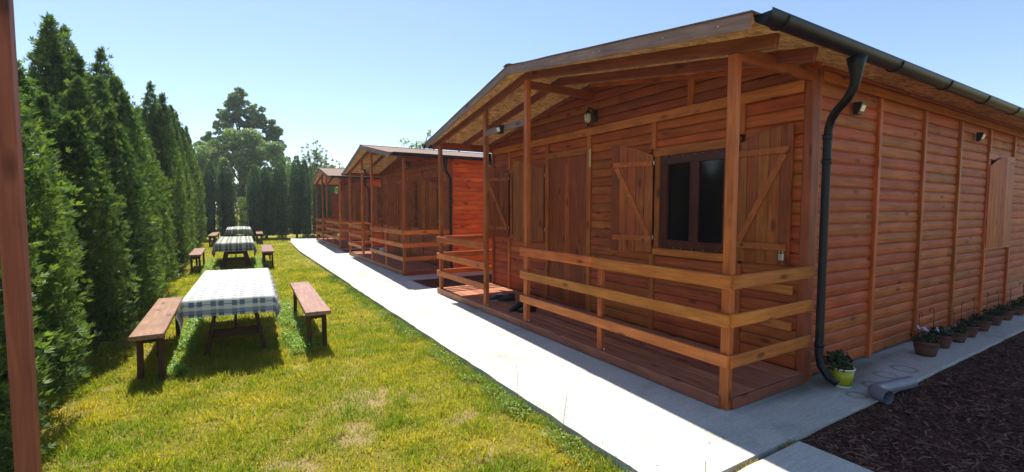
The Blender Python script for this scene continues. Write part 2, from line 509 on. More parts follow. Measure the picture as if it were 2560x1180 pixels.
def beam_mesh(L, W, H):
    """bar, length on X, chamfered long edges"""
    key = ('beam', round(L, 3), round(W, 3), round(H, 3))
    if key in MESH:
        return MESH[key]
    c = min(0.006, W * .2, H * .2)
    w, h = W / 2, H / 2
    sec = [(-w + c, -h), (w - c, -h), (w, -h + c), (w, h - c), (w - c, h), (-w + c, h), (-w, h - c), (-w, -h + c)]
    vs = [(-L / 2, a, b) for a, b in sec] + [(L / 2, a, b) for a, b in sec]
    fs = [(i, (i + 1) % 8, 8 + (i + 1) % 8, 8 + i) for i in range(8)]
    fs = [f[::-1] for f in fs]
    fs += [tuple(range(8)), tuple(range(15, 7, -1))]
    me = make_mesh('beam', vs, fs)
    MESH[key] = me
    return me

def frame_mat(xdir, zhint=(0, 0, 1)):
    x = Vector(xdir).normalized()
    z = Vector(zhint)
    if abs(x.dot(z)) > .98:
        z = Vector((0, 1, 0))
    y = z.cross(x).normalized()
    z = x.cross(y)
    return Matrix((x, y, z)).transposed()

def beam(name, parent, p0, p1, W, H, mat, org=(0, 0, 0), zhint=(0, 0, 1), **kw):
    """W across (local Y), H up (local Z)"""
    p0, p1 = Vector(p0), Vector(p1)
    d = p1 - p0
    m = frame_mat(d, zhint).to_4x4()
    m.translation = (p0 + p1) / 2 - Vector(org)
    return link(name, beam_mesh(d.length, W, H), mat, parent, m, kw or None)

def box(name, parent, x0, x1, y0, y1, z0, z1, mat, org=(0, 0, 0), **kw):
    dx, dy, dz = x1 - x0, y1 - y0, z1 - z0
    c = Vector(((x0 + x1) / 2, (y0 + y1) / 2, (z0 + z1) / 2))
    L = max(dx, dy, dz)
    if L == dz:
        return beam(name, parent, (c.x, c.y, z0), (c.x, c.y, z1), dx, dy, mat, org, (0, 1, 0), **kw) if False else \
            beam(name, parent, (c.x, c.y, z0), (c.x, c.y, z1), dx, dy, mat, org, **kw)
    if L == dy:
        return beam(name, parent, (c.x, y0, c.z), (c.x, y1, c.z), dx, dz, mat, org, **kw)
    return beam(name, parent, (x0, c.y, c.z), (x1, c.y, c.z), dy, dz, mat, org, **kw)

PROF = [(0.0, 0.0), (0.0, 0.010), (0.018, 0.017), (0.06, 0.020), (0.098, 0.016), (0.1145, 0.006), (0.1145, 0.0)]
def siding(name, parent, plane, u0, u1, z, mat, org, h=0.12, clip=None, prof=PROF, **kw):
    """half-log board. plane ('x',X): faces -X, u is y; ('y',Y): faces -Y, u is x. clip(z)->(umin,umax)"""
    L = u1 - u0
    k = h / 0.12
    kind, pos = plane
    key = ('sid', round(L, 3), round(h, 3), prof is PROF)
    if clip is None and key in MESH:
        me = MESH[key]
    else:
        vs = []
        for s in (0, 1):
            for (pz, py) in prof:
                u = u0 if s == 0 else u1
                if clip:
                    a, b = clip(z + pz * k)
                    u = min(max(u, a), b)
                x = u - (u0 + u1) / 2
                if kind == 'x':
                    x = -x
                vs.append((x, -py, pz * k - h / 2))
        n = len(prof)
        fs = [(i, (i + 1) % n, n + (i + 1) % n, n + i) for i in range(n)]
        fs += [tuple(range(n - 1, -1, -1)), tuple(range(n, 2 * n))]
        if kind == 'x':
            fs = [f[::-1] for f in fs]
        me = make_mesh('siding', vs, fs)
        if clip is None:
            MESH[key] = me
            if kind == 'x':  # symmetric mesh: normals fixed below
                pass
    if kind == 'x':
        m = Matrix.Rotation(-math.pi / 2, 4, 'Z')
        m.translation = Vector((pos, (u0 + u1) / 2, z + h / 2)) - Vector(org)
    else:
        m = Matrix.Identity(4)
        m.translation = Vector(((u0 + u1) / 2, pos, z + h / 2)) - Vector(org)
    return link(name, me, mat, parent, m, kw or None)

def tube_mesh(pts, r, seg=12, caps=True, name='tube', rr=None):
    pts = [Vector(p) for p in pts]
    vs, fs = [], []
    n = len(pts)
    prev = None
    for i, p in enumerate(pts):
        d = (pts[min(i + 1, n - 1)] - pts[max(i - 1, 0)]).normalized()
        if prev is None:
            a = d.orthogonal().normalized()
        else:
            a = (prev - d * prev.dot(d)).normalized()
        prev = a
        b = d.cross(a)
        rad = rr[i] if rr else r
        for k in range(seg):
            t = 2 * math.pi * k / seg
            vs.append(p + (a * math.cos(t) + b * math.sin(t)) * rad)
    for i in range(n - 1):
        for k in range(seg):
            fs.append((i * seg + k, i * seg + (k + 1) % seg, (i + 1) * seg + (k + 1) % seg, (i + 1) * seg + k))
    if caps:
        fs.append(tuple(range(seg - 1, -1, -1)))
        fs.append(tuple(range((n - 1) * seg, n * seg)))
    me = make_mesh(name, vs, fs)
    me.polygons.foreach_set('use_smooth', [len(p.vertices) == 4 for p in me.polygons])
    return me

def lathe_mesh(prof, seg=24, name='lathe', wob=0):
    vs, fs = [], []
    n = len(prof)
    for i, (r, z) in enumerate(prof):
        for k in range(seg):
            t = 2 * math.pi * k / seg
            vs.append((r * math.cos(t), r * math.sin(t), z))
    for i in range(n - 1):
        for k in range(seg):
            fs.append((i * seg + k, i * seg + (k + 1) % seg, (i + 1) * seg + (k + 1) % seg, (i + 1) * seg + k))
    fs.append(tuple(range((n - 1) * seg, n * seg)))
    fs.append(tuple(range(seg - 1, -1, -1)))
    me = make_mesh(name, vs, fs)
    me.polygons.foreach_set('use_smooth', [len(p.vertices) == 4 for p in me.polygons])
    return me

def tri_mesh(name, V, F, shade=None):
    """fast mesh from numpy: V (n,3), F (m,k) uniform"""
    me = bpy.data.meshes.new(name)
    n, m, k = len(V), len(F), F.shape[1]
    me.vertices.add(n)
    me.vertices.foreach_set('co', V.astype(np.float32).ravel())
    me.loops.add(m * k)
    me.loops.foreach_set('vertex_index', F.astype(np.int32).ravel())
    me.polygons.add(m)
    me.polygons.foreach_set('loop_start', np.arange(0, m * k, k, dtype=np.int32))
    me.update(calc_edges=True)
    if shade is not None:
        a = me.attributes.new('shade', 'FLOAT', 'POINT')
        a.data.foreach_set('value', shade.astype(np.float32))
    return me

def vnoise(P, freq, seed=0):
    """cheap smooth value noise, P (n,2|3)"""
    r = np.random.default_rng(seed)
    out = np.zeros(len(P))
    for k in range(6):
        d = r.normal(size=P.shape[1]); d /= np.linalg.norm(d)
        out += np.sin(P @ d * freq * r.uniform(.7, 1.6) * 2 * np.pi + r.uniform(0, 6.28))
    return out / 6 + .5

# ------------------------------------------------------------------ setting
GZ = -0.06
def sheet(name, pts, z, mat, thick=None, kind='structure'):
    n = len(pts)
    if thick:
        vs = [(x, y, z) for x, y in pts] + [(x, y, z - thick) for x, y in pts]
        fs = [tuple(range(n)), tuple(range(2 * n - 1, n - 1, -1))]
        fs += [(i, n + i, n + (i + 1) % n, (i + 1) % n) for i in range(n)]
    else:
        vs = [(x, y, z) for x, y in pts]
        fs = [tuple(range(n))]
    o = link(name, make_mesh(name, vs, fs), mat)
    o['kind'] = kind
    return o

sheet('ground', [(-600, -600), (600, -600), (600, 900), (-600, 900)], GZ - .02, M['turf'])

def wavy(p0, p1, n, amp, seed):
    r = random.Random(seed)
    out = []
    for i in range(n):
        t = i / n
        x = p0[0] + (p1[0] - p0[0]) * t
        y = p0[1] + (p1[1] - p0[1]) * t
        dx, dy = p1[0] - p0[0], p1[1] - p0[1]
        L = math.hypot(dx, dy)
        a = r.uniform(-amp, amp) if i else 0
        out.append((x - dy / L * a, y + dx / L * a))
    return out
def slab(x0, y0, x1, y1, seed, z=0.0):
    pts = wavy((x0, y0), (x1, y0), 14, .006, seed) + wavy((x1, y0), (x1, y1), 20, .006, seed + 1) \
        + wavy((x1, y1), (x0, y1), 14, .004, seed + 2) + wavy((x0, y1), (x0, y0), 30, .008, seed + 3)
    return sheet('concrete_slab', pts, z, M['concrete'], 0.16)
slab(2.065, -3.0, 3.30, 1.615, 1)
# slab beside cabin 1 runs right along the side wall
pts = wavy((2.065, 1.66), (14.0, 1.66), 60, .006, 5) + [(14.0, 8.66)] + [(3.43, 8.66)] + [(3.36, 9.0), (3.36, 9.99)] + [(2.065, 10.03)] + \
    wavy((2.065, 10.03), (2.065, 1.66), 50, .008, 9)[1:]
sheet('concrete_slab', pts, 0.0, M['concrete'], 0.16)
pts = [(2.085, 10.05), (3.38, 10.05), (14.0, 10.02), (14.0, 17.1), (3.55, 17.1), (3.5, 17.4), (3.5, 18.95), (2.11, 18.97)]
sheet('concrete_slab', pts, 0.0, M['concrete'], 0.16)
pts = [(2.11, 18.99), (3.5, 18.97), (14.0, 18.9), (14.0, 26.5), (3.65, 26.5), (3.6, 27.4), (2.62, 27.4), (2.3, 24.0)]
sheet('concrete_slab', pts, 0.0, M['concrete'], 0.16)
sheet('mulch_bed', [(3.302, -4), (22, -4), (22, 1.66), (3.302, 1.66)], -0.035, M['mulch'])
sheet('mulch_bed', [(3.36, 8.6), (14, 8.6), (14, 10.06), (3.36, 10.06)], -0.03, M['mulch'])
sheet('mulch_bed', [(3.5, 17.0), (14, 17.0), (14, 19.0), (3.5, 19.0)], -0.03, M['mulch'])

# mulch chips and twigs lying on the bed (real relief)
def chips(name, x0, x1, y0, y1, n, z):
    c = np.stack([rng.uniform(x0, x1, n), rng.uniform(y0, y1, n), np.full(n, z)], 1)
    a = rng.uniform(0, 6.28, n)
    L = rng.uniform(.008, .035, n); W = rng.uniform(.002, .007, n)
    d = np.stack([np.cos(a), np.sin(a), rng.normal(0, .25, n)], 1)
    s = np.stack([-np.sin(a), np.cos(a), rng.normal(0, .3, n)], 1)
    c[:, 2] += rng.uniform(.001, .012, n)
    V = np.stack([c - d * L[:, None] - s * W[:, None], c + d * L[:, None] - s * W[:, None],
                  c + d * L[:, None] + s * W[:, None], c - d * L[:, None] + s * W[:, None]], 1).reshape(-1, 3)
    F = np.arange(4 * n).reshape(-1, 4)
    me = tri_mesh(name, V, F, np.repeat(rng.random(n) ** 2, 4))
    o = link(name, me, M['chip'])
    tag(o, 'reddish brown wood chips and twigs lying on the mulch bed', 'mulch', kind='stuff')
    return o
M['chip'] = leaf('wood_chip', (.05, .021, .016), (.22, .12, .085), trans=0.0, scale=9, rough=0.9)
chips('wood_chips', 3.32, 8.5, .3, 1.62, 12000, -.035)

# ------------------------------------------------------------------ cabin
ORG = Vector((3.30, 2.16, 0))
YN, YF, XP, XW = 2.16, 8.08, 3.30, 4.46
YR, ZR, SL = 5.12, 3.40, 0.165
YE0, YE1 = 1.80, 8.46
XB = 12.4
def ztop(y): return ZR - SL * abs(y - YR)
def xfront(y): return 2.88 + (y - 1.8) * 0.048

def roof_sheet_mesh(xa, xb, y0, y1, off, thick, n=10, wob=0.0, seed=0):
    r = random.Random(seed)
    vs, fs = [], []
    for i in range(n + 1):
        y = y0 + (y1 - y0) * i / n
        w = r.uniform(-wob, wob)
        xa_ = xa(y) if callable(xa) else xa
        for x in (xa_, xb):
            vs.append((x, y, ztop(y) + off + w)); vs.append((x, y, ztop(y) + off - thick + w))
    for i in range(n):
        a, b = i * 4, (i + 1) * 4
        fs += [(a, a + 2, b + 2, b), (a + 1, b + 1, b + 3, a + 3), (a, b, b + 1, a + 1), (a + 2, a + 3, b + 3, b + 2)]
    fs += [(0, 1, 3, 2), (n * 4, n * 4 + 2, n * 4 + 3, n * 4 + 1)]
    if y1 < y0:
        fs = [f[::-1] for f in fs]
    me = make_mesh('roof_sheet', vs, fs)
    me.transform(Matrix.Translation(-ORG))
    return me

def osb_piece(xa, xb, y0, y1):
    return roof_sheet_mesh(xa, xb, y0, y1, -.012, .014, n=2)

def gutter_mesh(x0, x1, yc, zc, r, side):
    """half round gutter along X with rolled lip; side -1: opens away on -Y side"""
    vs, fs = [], []
    sec = []
    N = 12
    for k in range(N + 1):
        t = math.pi * k / N
        sec.append((math.cos(t) * r * side, -math.sin(t) * r * 1.02))
    # rolled lip on outer side (k=0)
    lip = [(sec[0][0] + side * .004, .012), (sec[0][0] - side * .006, .016)]
    sec = lip[::-1] + sec
    inner = [(a * .95, b * .95 + .001) for a, b in sec]
    full = sec + inner[::-1]
    n = len(full)
    for x in (x0, x1):
        for a, b in full:
            vs.append((x, yc + a, zc + b))
    for i in range(n):
        j = (i + 1) % n
        fs.append((i, j, n + j, n + i))
    # end caps
    m = len(vs)
    for x, o in ((x0 + .004, 0), (x1 - .004, 1)):
        base = len(vs)
        for a, b in sec[2:]:
            vs.append((x, yc + a, zc + b))
        f = tuple(range(base, base + len(sec) - 2))
        fs.append(f if o else f[::-1])
    me = make_mesh('gutter', vs, fs)
    me.transform(Matrix.Translation(-ORG))
    me.polygons.foreach_set('use_smooth', [len(p.vertices) == 4 for p in me.polygons])
    return me

def shutter(parent, hinge, sgn, ang, w, z0, z1h, z1f, braced=True, sway='x', hinge_pin=True, pm='plank'):
    """shutter part with plank children. hinge=(x,y); closed direction is sgn along wall away from hinge.
    ang: 0 = folded open flat on the wall (leaf extends -sgn), 180 = closed."""
    # leaf direction
    if sway == 'x':   # wall faces -X, u=y
        a = R(ang)
        d = Vector((-math.sin(a), -sgn * math.cos(a), 0))
        outn = Vector((-math.cos(a), sgn * math.sin(a), 0)) # face showing braces
    else:             # wall faces -Y, u=x
        a = R(ang)
        d = Vector((-sgn * math.cos(a), -math.sin(a), 0))
        outn = Vector((sgn * math.sin(a), -math.cos(a), 0))
    base = Vector((hinge[0], hinge[1], 0)) - ORG
    T = 0.018
    n = 5
    pw = w / n
    # brace part is the parent of planks
    vs, fs = [], []
    def bar(p0, p1, hw, th, off):
        # bar in leaf plane from (s,z) to (s,z)
        s0, zz0 = p0; s1, zz1 = p1
        dx, dz = s1 - s0, zz1 - zz0
        L = math.hypot(dx, dz)
        nx, nz = -dz / L * hw, dx / L * hw
        b = len(vs)
        for o in (off, off + th):
            for (s, z) in ((s0 + nx, zz0 + nz), (s1 + nx, zz1 + nz), (s1 - nx, zz1 - nz), (s0 - nx, zz0 - nz)):
                vs.append(base + d * s + outn * o + Vector((0, 0, z)))
        for f in ((0, 3, 2, 1), (4, 5, 6, 7), (0, 1, 5, 4), (1, 2, 6, 5), (2, 3, 7, 6), (3, 0, 4, 7)):
            fs.append(tuple(b + i for i in f))
    zb, zt = z0 + .17, z1h - .10
    if braced:
        bar((0.01, zt), (w - .03, zt), .030, .022, T)
        bar((0.01, zb), (w - .03, zb), .030, .022, T)
        bar((0.05, zb + .04), (w - .07, zt - .04), .028, .020, T)
    else:
        bar((0.01, zt), (w - .03, zt), .030, .022, T)
        bar((0.01, zb), (w - .03, zb), .030, .022, T)
        bar((0.05, zb + .04), (w - .07, zt - .04), .028, .020, T)
    me = make_mesh('shutter_brace', vs, fs)
    sh = link('shutter', me, M['trim'], parent)
    for i in range(n):
        sa, sb = i * pw + .002, (i + 1) * pw - .002
        def arch(s): return z1h + (z1f - z1h) * math.sin(min(1, s / w) * math.pi / 2)
        vs2 = []
        for o in (0, T - .001):
            for (s, z) in ((sa, z0), (sb, z0), (sb, arch(sb)), (sa, arch(sa))):
                vs2.append(d * (s - (sa + sb) / 2) + outn * o + Vector((0, 0, z - (z0 + z1h) / 2)))
        f2 = [(0, 3, 2, 1), (4, 5, 6, 7), (0, 1, 5, 4), (1, 2, 6, 5), (2, 3, 7, 6), (3, 0, 4, 7)]
        # local X along the plank: rotate so that grain follows Z
        rotm = Matrix.Rotation(math.pi / 2, 4, 'Y')
        me2 = make_mesh('plank', [rotm @ v for v in vs2], f2)
        mm = rotm.inverted()
        mm.translation = base + d * ((sa + sb) / 2) + Vector((0, 0, (z0 + z1h) / 2))
        link('plank', me2, M[pm], sh, mm)
    if hinge_pin:
        for z in (zb, zt):
            m = Matrix.Translation(base + outn * .03 - d * .012 + Vector((0, 0, z + .01)))
            link('hinge', beam_mesh(.05, .012, .012), M['steel'], sh, m @ Matrix.Rotation(math.pi / 2, 4, 'Y'))
    return sh

def window(parent, plane, u0, u1, z0, z1, trim=True):
    """outer casing u0..u1, z0..z1"""
    kind, pos = plane
    t = .07
    def B(name, a0, a1, b0, b1, d0, d1, mat, par=parent):
        if kind == 'x':
            return box(name, par, pos - d1, pos - d0, a0, a1, b0, b1, mat, ORG)
        return box(name, par, a0, a1, pos - d1, pos - d0, b0, b1, mat, ORG)
    B('window_casing', u0 - .02, u1 + .02, z1 - .10, z1, .0, .042, M['trim'])
    B('window_casing', u0 - .02, u1 + .02, z0, z0 + .085, .0, .045, M['trim'])
    B('window_casing', u0, u0 + t, z0 + .087, z1 - .102, .0, .040, M['trim'])
    B('window_casing', u1 - t, u1, z0 + .087, z1 - .102, .0, .040, M['trim'])
    # frame: one mesh of four bars, children: panes, mullion
    a0, a1, b0, b1 = u0 + t + .001, u1 - t - .001, z0 + .089, z1 - .103
    bars = [(a0, a1, b0, b0 + .10), (a0, a1, b1 - .10, b1), (a0, a0 + .10, b0 + .10, b1 - .10), (a1 - .10, a1, b0 + .10, b1 - .10)]
    vs, fs = [], []
    for (p, q, r_, s) in bars:
        b = len(vs)
        for dd in (-.05, .012):
            for (u, z) in ((p, r_), (q, r_), (q, s), (p, s)):
                vs.append((pos - dd, u, z) if kind == 'x' else (u, pos - dd, z))
        fs += [tuple(b + i for i in f) for f in ((0, 3, 2, 1), (4, 5, 6, 7), (0, 1, 5, 4), (1, 2, 6, 5), (2, 3, 7, 6), (3, 0, 4, 7))]
    me = make_mesh('window', vs, fs)
    me.transform(Matrix.Translation(-ORG))
    w = link('window', me, M['frame'], parent)
    um = (a0 + a1) / 2
    B('mullion', um - .055, um + .055, b0 + .101, b1 - .101, -.03, .008, M['frame'], w)
    B('pane', a0 + .101, um - .056, b0 + .101, b1 - .101, -.03, -.022, M['glass'], w)
    B('pane', um + .056, a1 - .101, b0 + .101, b1 - .101, -.03, -.022, M['glass'], w)
    # insect screen studs: small bright tacks along the casing
    r = random.Random(int(u0 * 100))
    tk = MESH.setdefault('tack', lathe_mesh([(.0045, -.003), (.005, 0), (.003, .003)], 6, 'tack'))
    nt_ = 0
    for k in range(7):
        for zz in (b0 + .012, b1 - .012):
            u = a0 + .05 + (a1 - a0 - .1) * (k + r.uniform(-.2, .2)) / 6
            m = Matrix.Translation(Vector((pos - .014, u, zz) if kind == 'x' else (u, pos - .014, zz)) - ORG)
            link('tack', tk, M['bolt'], w, m)
    # screen corner braces
    for (ua, za, ub, zb_) in ((a1 - .02, b1 - .14, a1 - .13, b1 - .02), (a1 - .02, b0 + .14, a1 - .13, b0 + .02)):
        if kind == 'x':
            beam('corner_brace', w, (pos - .016, ua, za), (pos - .016, ub, zb_), .006, .016, M['frame'], ORG)
    return w

def solar_light(parent, loc, face):
    """wedge shaped black solar wall light; face 'x' -> faces -X, 'y' -> faces -Y"""
    w, h, dp = .095, .12, .075
    sec = [(0, 0), (0, h), (-dp, h * .92), (-dp * .55, 0.0)]   # (out, z) out negative
    vs = [(-w / 2, a, b) for a, b in sec] + [(w / 2, a, b) for a, b in sec]
    fs = [(0, 1, 2, 3), (7, 6, 5, 4), (0, 4, 5, 1), (1, 5, 6, 2), (2, 6, 7, 3), (3, 7, 4, 0)]
    me = MESH.get('solar') or make_mesh('solar_light', vs, fs)
    MESH['solar'] = me
    m = Matrix.Identity(4) if face == 'y' else Matrix.Rotation(-math.pi / 2, 4, 'Z')
    m.translation = Vector(loc) - ORG
    o = link('solar_light', me, M['blackp'], parent, m)
    # panel of leds on the slanted lower front
    p = [(-.036, -dp * .66, .03), (.036, -dp * .66, .03), (.036, -dp * .93, .085), (-.036, -dp * .93, .085)]
    off = Vector((0, -.006, -.003))
    vs = [Vector(q) + off for q in p] + [Vector(q) + off * .0 for q in p]
    me2 = MESH.get('solarp') or make_mesh('light_panel', vs, [(0, 1, 2, 3), (7, 6, 5, 4), (0, 4, 5, 1), (1, 5, 6, 2), (2, 6, 7, 3), (3, 7, 4, 0)])
    MESH['solarp'] = me2
    link('light_panel', me2, M['panel'], o)
    return o

def cabin(label, loc, angles, n_side_panels=6, full=True):
    root = thing('wooden_cabin', label, 'cabin', loc, 0, 'wooden cabins in a row along the path')
    P = root
    rnd = random.Random(5 + int(loc[1]))
    # ---- deck
    nb = 9
    for i in range(nb):
        x0 = XP + .03 + (XW - XP - .05) * i / nb
        x1 = XP + .03 + (XW - XP - .05) * (i + 1) / nb - .006
        box('deck_board', P, x0, x1, YN + .01, YF + .06, .072, .10, M['deck'], ORG)
    box('deck_edge_board', P, XP - .025, XP + .027, YN + .06, 5.2, .004, .104, M['deck'], ORG)
    box('deck_edge_board', P, XP - .024, XP + .026, 5.203, YF + .075, .004, .103, M['deck'], ORG)
    box('deck_skirt', P, XP + .05, XW - .02, YN - .018, YN + .008, .006, .095, M['rafter'], ORG)
    box('deck_skirt', P, XP + .05, XW - .02, YF + .062, YF + .085, .006, .095, M['rafter'], ORG)
    # ---- posts
    def post(y, z0, z1, w=.078, d=.062):
        return box('post', P, XP, XP + d, y - w / 2, y + w / 2, z0, z1, M['trim'], ORG)
    post(YN + .04, .002, ztop(YN) - .13)
    post(3.66, .10, 1.06, .07, .05)
    post(5.12, .10, ztop(5.12) - .13)
    post(6.27, .10, ztop(6.27) - .13)
    post(YF, .002, ztop(YF) - .13)
    for y in (3.66 - .05, 5.12 - .055, 6.27 - .055, YN + .09):
        m = Matrix.Translation(Vector((XP + .03, y, .106)) - ORG)
        link('bolt', MESH.setdefault('boltm', lathe_mesh([(.008, 0), (.008, .008), (.004, .02)], 6)), M['bolt'], P, m)
    # ---- rails
    for (z0, z1) in ((.975, 1.083), (.672, .775), (.348, .447)):
        j = rnd.uniform(-.004, .004)
        if z0 > .9:
            box('rail', P, XP - .030, XP - .001, YN - .01, 3.75, z0 + j, z1 + j, M['rail'], ORG)
            box('rail', P, XP - .031, XP - .001, 3.754, 5.20, z0 - j, z1 + .004, M['rail'], ORG)
        else:
            box('rail', P, XP - .030, XP - .001, YN - .01, 5.20, z0 + j, z1 + j, M['rail'], ORG)
        box('rail', P, XP - .030, XP - .001, 6.24, YF + .08, z0 - .004, z1 - .004, M['rail'], ORG)
        box('rail', P, XP + .001, XW + .02, YN - .032, YN - .002, z0 + .002, z1 + .002, M['rail'], ORG)
        box('rail', P, XP + .001, XW + .02, YF + .042, YF + .072, z0 + .002, z1 + .002, M['rail'], ORG)
    # ---- corner posts of the wall
    box('corner_post', P, XW - .03, XW + .10, YN - .0, YN + .075, .004, ztop(2.2) - .03, M['gable'], ORG)
    box('corner_board', P, XW + .102, XW + .135, YN + .005, YN + .06, .01, 2.80, M['trim'], ORG)
    box('corner_post', P, XW - .045, XW + .06, YF - .075, YF + .0, .004, ztop(8.05) - .05, M['gable'], ORG)
    # ---- walls: inner cores so that nothing shows through
    sheet_core = [('wall', XW + .001, XW + .06, YN + .06, YF - .03, .02, 2.90)]
    box('wall_core', P, XW + .09, XW + .13, YN + .076, YF - .076, .02, 2.88, M['gable'], ORG)
    box('wall_core', P, XW + .14, XB, YN + .042, YN + .09, .02, 2.86, M['gable'], ORG)
    # ---- front battens
    bt = M['trim']
    def batten(y, z0, z1, w=.07, th=.042):
        return box('batten', P, XW - th, XW + .0, y - w / 2, y + w / 2, z0, z1, bt, ORG)
    ZB0, ZB1 = 2.655, 2.765
    batten(2.83, .105, 1.04); batten(2.83, 2.355, ZB0 - .002)
    batten(3.97, .105, 1.04); batten(3.97, 2.335, ZB0 - .002)
    batten(5.165, .105, ZB0 - .002, .085)
    batten(6.21, .105, ZB0 - .002, .085)
    batten(7.42, .105, 1.04); batten(7.42, 2.335, ZB0 - .002)
    box('wall_band', P, XW - .045, XW, YN + .078, YF - .078, ZB0, ZB1, bt, ORG)
    batten(3.45, ZB1 + .002, ztop(3.45) - .03, .08, .04); batten(6.8, ZB1 + .002, ztop(6.8) - .03, .08, .04)
    # ---- front siding
    PX = ('x', XW)
    def rows(u0, u1, za, zb, skip=None, mat='siding'):
        n = int(round((zb - za) / .12))
        h = (zb - za) / n
        for i in range(n):
            siding('siding_board', P, PX, u0 + .002, u1 - .002, za + i * h, M[mat], ORG, h)
    rows(YN + .078, 2.795, .105, ZB0)
    rows(2.865, 3.935, .105, 1.035); rows(2.865, 3.935, 2.34, ZB0)
    rows(4.005, 5.122, .105, ZB0)
    rows(5.21, 6.165, 2.50, ZB0)
    rows(6.255, 7.385, .105, 1.035); rows(6.255, 7.385, 2.34, ZB0)
    rows(7.455, YF - .078, .105, ZB0)
    box('wall_ledger', P, XW - .055, XW - .0305, 2.27, 2.76, .80, .885, M['rail'], ORG)
    box('wall_ledger', P, XW - .055, XW - .0305, 2.27, 2.76, .46, .545, M['rail'], ORG)
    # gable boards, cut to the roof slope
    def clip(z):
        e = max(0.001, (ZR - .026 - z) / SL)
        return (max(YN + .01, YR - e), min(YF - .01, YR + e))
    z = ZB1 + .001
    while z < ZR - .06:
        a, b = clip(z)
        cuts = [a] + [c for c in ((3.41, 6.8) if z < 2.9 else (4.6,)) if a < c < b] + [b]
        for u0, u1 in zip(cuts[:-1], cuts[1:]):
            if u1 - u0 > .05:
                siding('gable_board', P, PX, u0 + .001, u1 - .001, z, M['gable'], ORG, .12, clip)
        z += .12
    # ---- windows, shutters, door
    window(P, PX, 2.86, 3.94, 1.04, 2.335)
    window(P, PX, 6.30, 7.38, 1.04, 2.335)
    A = angles
    shutter(P, (XW - .045, 3.955), -1, A[0], .52, 1.07, 2.25, 2.40, A[0] < 160)
    shutter(P, (XW - .045, 2.845), 1, A[1], .54, 1.07, 2.25, 2.38, A[1] < 160)
    shutter(P, (XW - .045, 7.40), -1, A[2], .54, 1.07, 2.25, 2.40, A[2] < 160)
    shutter(P, (XW - .045, 6.28), 1, A[3], .52, 1.07, 2.25, 2.40, False)
    # door
    box('door_casing', P, XW - .044, XW, 5.21, 6.165, 2.40, 2.498, bt, ORG)
    dcore = box('door', P, XW - .012, XW - .001, 5.212, 6.163, .12, 2.398, M['plank'], ORG)
    dm = dcore.matrix_local.inverted()
    nd_ = 8
    for i in range(nd_):
        y0 = 5.225 + (6.15 - 5.225) * i / nd_
        y1 = 5.225 + (6.15 - 5.225) * (i + 1) / nd_ - .004
        b = box('door_plank', None, XW - .034, XW - .0125, y0, y1, .16, 2.385, M['siding'], ORG)
        ml = b.matrix_local.copy(); b.parent = dcore; b.matrix_local = dm @ ml
    b = box('door_handle', None, XW - .042, XW - .0345, 6.065, 6.105, 1.10, 1.38, M['blackp'], ORG)
    ml = b.matrix_local.copy(); b.parent = dcore; b.matrix_local = dm @ ml
    pts = [(XW - .043, 6.085, 1.28), (XW - .085, 6.085, 1.28), (XW - .09, 6.07, 1.28), (XW - .088, 5.97, 1.275)]
    me = tube_mesh([Vector(p) - ORG for p in pts], .009, 8)
    b = link('door_lever', me, M['blackp'], None); b.parent = dcore; b.matrix_local = dm
    box('door_sill', P, XW - .07, XW, 5.212, 6.163, .102, .15, M['gable'], ORG)
    # ---- side wall facing the camera
    PY = ('y', YN + .045)
    xs = [XW + .137] + [5.80 + 1.2 * k for k in range(6)] + [XB]
    xs = xs[:n_side_panels + 1]
    for k, (x0, x1) in enumerate(zip(xs[:-1], xs[1:])):
        n = 23
        za, zb = .03, 2.76
        h = (zb - za) / n
        for i in range(n):
            z0 = za + i * h
            if k == 4 and 1.0 < z0 + .06 < 2.42:
                continue
            siding('siding_board', P, PY, x0 + (.033 if k else .0) + .001, x1 - .034, z0, M['siding' if full else 'orange_wood'], ORG, h)
        if k:
            if k in (4, 5):
                box('batten', P, x0 - .032, x0 + .032, YN - .005, YN + .0445, .02, .985, bt, ORG)
                box('batten', P, x0 - .032, x0 + .032, YN - .005, YN + .0445, 2.43, 2.745, bt, ORG)
            else:
                box('batten', P, x0 - .032, x0 + .032, YN - .005, YN + .0445, .02, 2.745, bt, ORG)
    xe = xs[-1]
    if xe < XB:
        box('side_wall', P, xe, XB, YN + .02, YN + .041, .03, 2.76, M['orange_wood'], ORG)
    box('eave_band', P, XW + .137, XB, YN + .0, YN + .045, 2.762, 2.85, bt, ORG)
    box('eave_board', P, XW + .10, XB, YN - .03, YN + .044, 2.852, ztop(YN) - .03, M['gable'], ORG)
    if full:
        window(P, PY, 9.38, 10.62, 1.0, 2.42)
        shutter(P, (9.40, YN - .005), 1, 176, .60, 1.03, 2.22, 2.38, False, 'y', True, 'siding')
        shutter(P, (10.60, YN - .005), -1, 176, .60, 1.03, 2.22, 2.38, False, 'y', True, 'siding')
        solar_light(P, (5.22, YN + .0, 2.515), 'y')
        solar_light(P, (8.78, YN + .0, 2.53), 'y')
    # far and back walls (one piece each)
    box('far_wall', P, XW + .0, XB, YF - .0, YF + .04, .02, ztop(YF) - .05, M['orange_wood'], ORG)
    box('back_wall', P, XB, XB + .05, YN + .02, YF, .02, 2.8, M['siding'], ORG)
    # ---- roof structure
    for (x, h) in ((XP + .03, .10), (3.86, .10)):
        for s, ye in ((-1, YE0 + .08), (1, YE1 - .05)):
            dz = -.026 - h / 2
            beam('rafter', P, (x, YR + s * .004, ZR + dz), (x, ye, ztop(ye) + dz), .048, h, M['rafter'], ORG)
    # wall-side rafter lip
    for s, ye in ((-1, YE0 + .3), (1, YE1 - .3)):
        beam('rafter', P, (XW - .06, YR + s * .004, ZR - .055), (XW - .06, ye, ztop(ye) - .055), .03, .05, M['trim'] if s < 0 else M['rafter'], ORG)
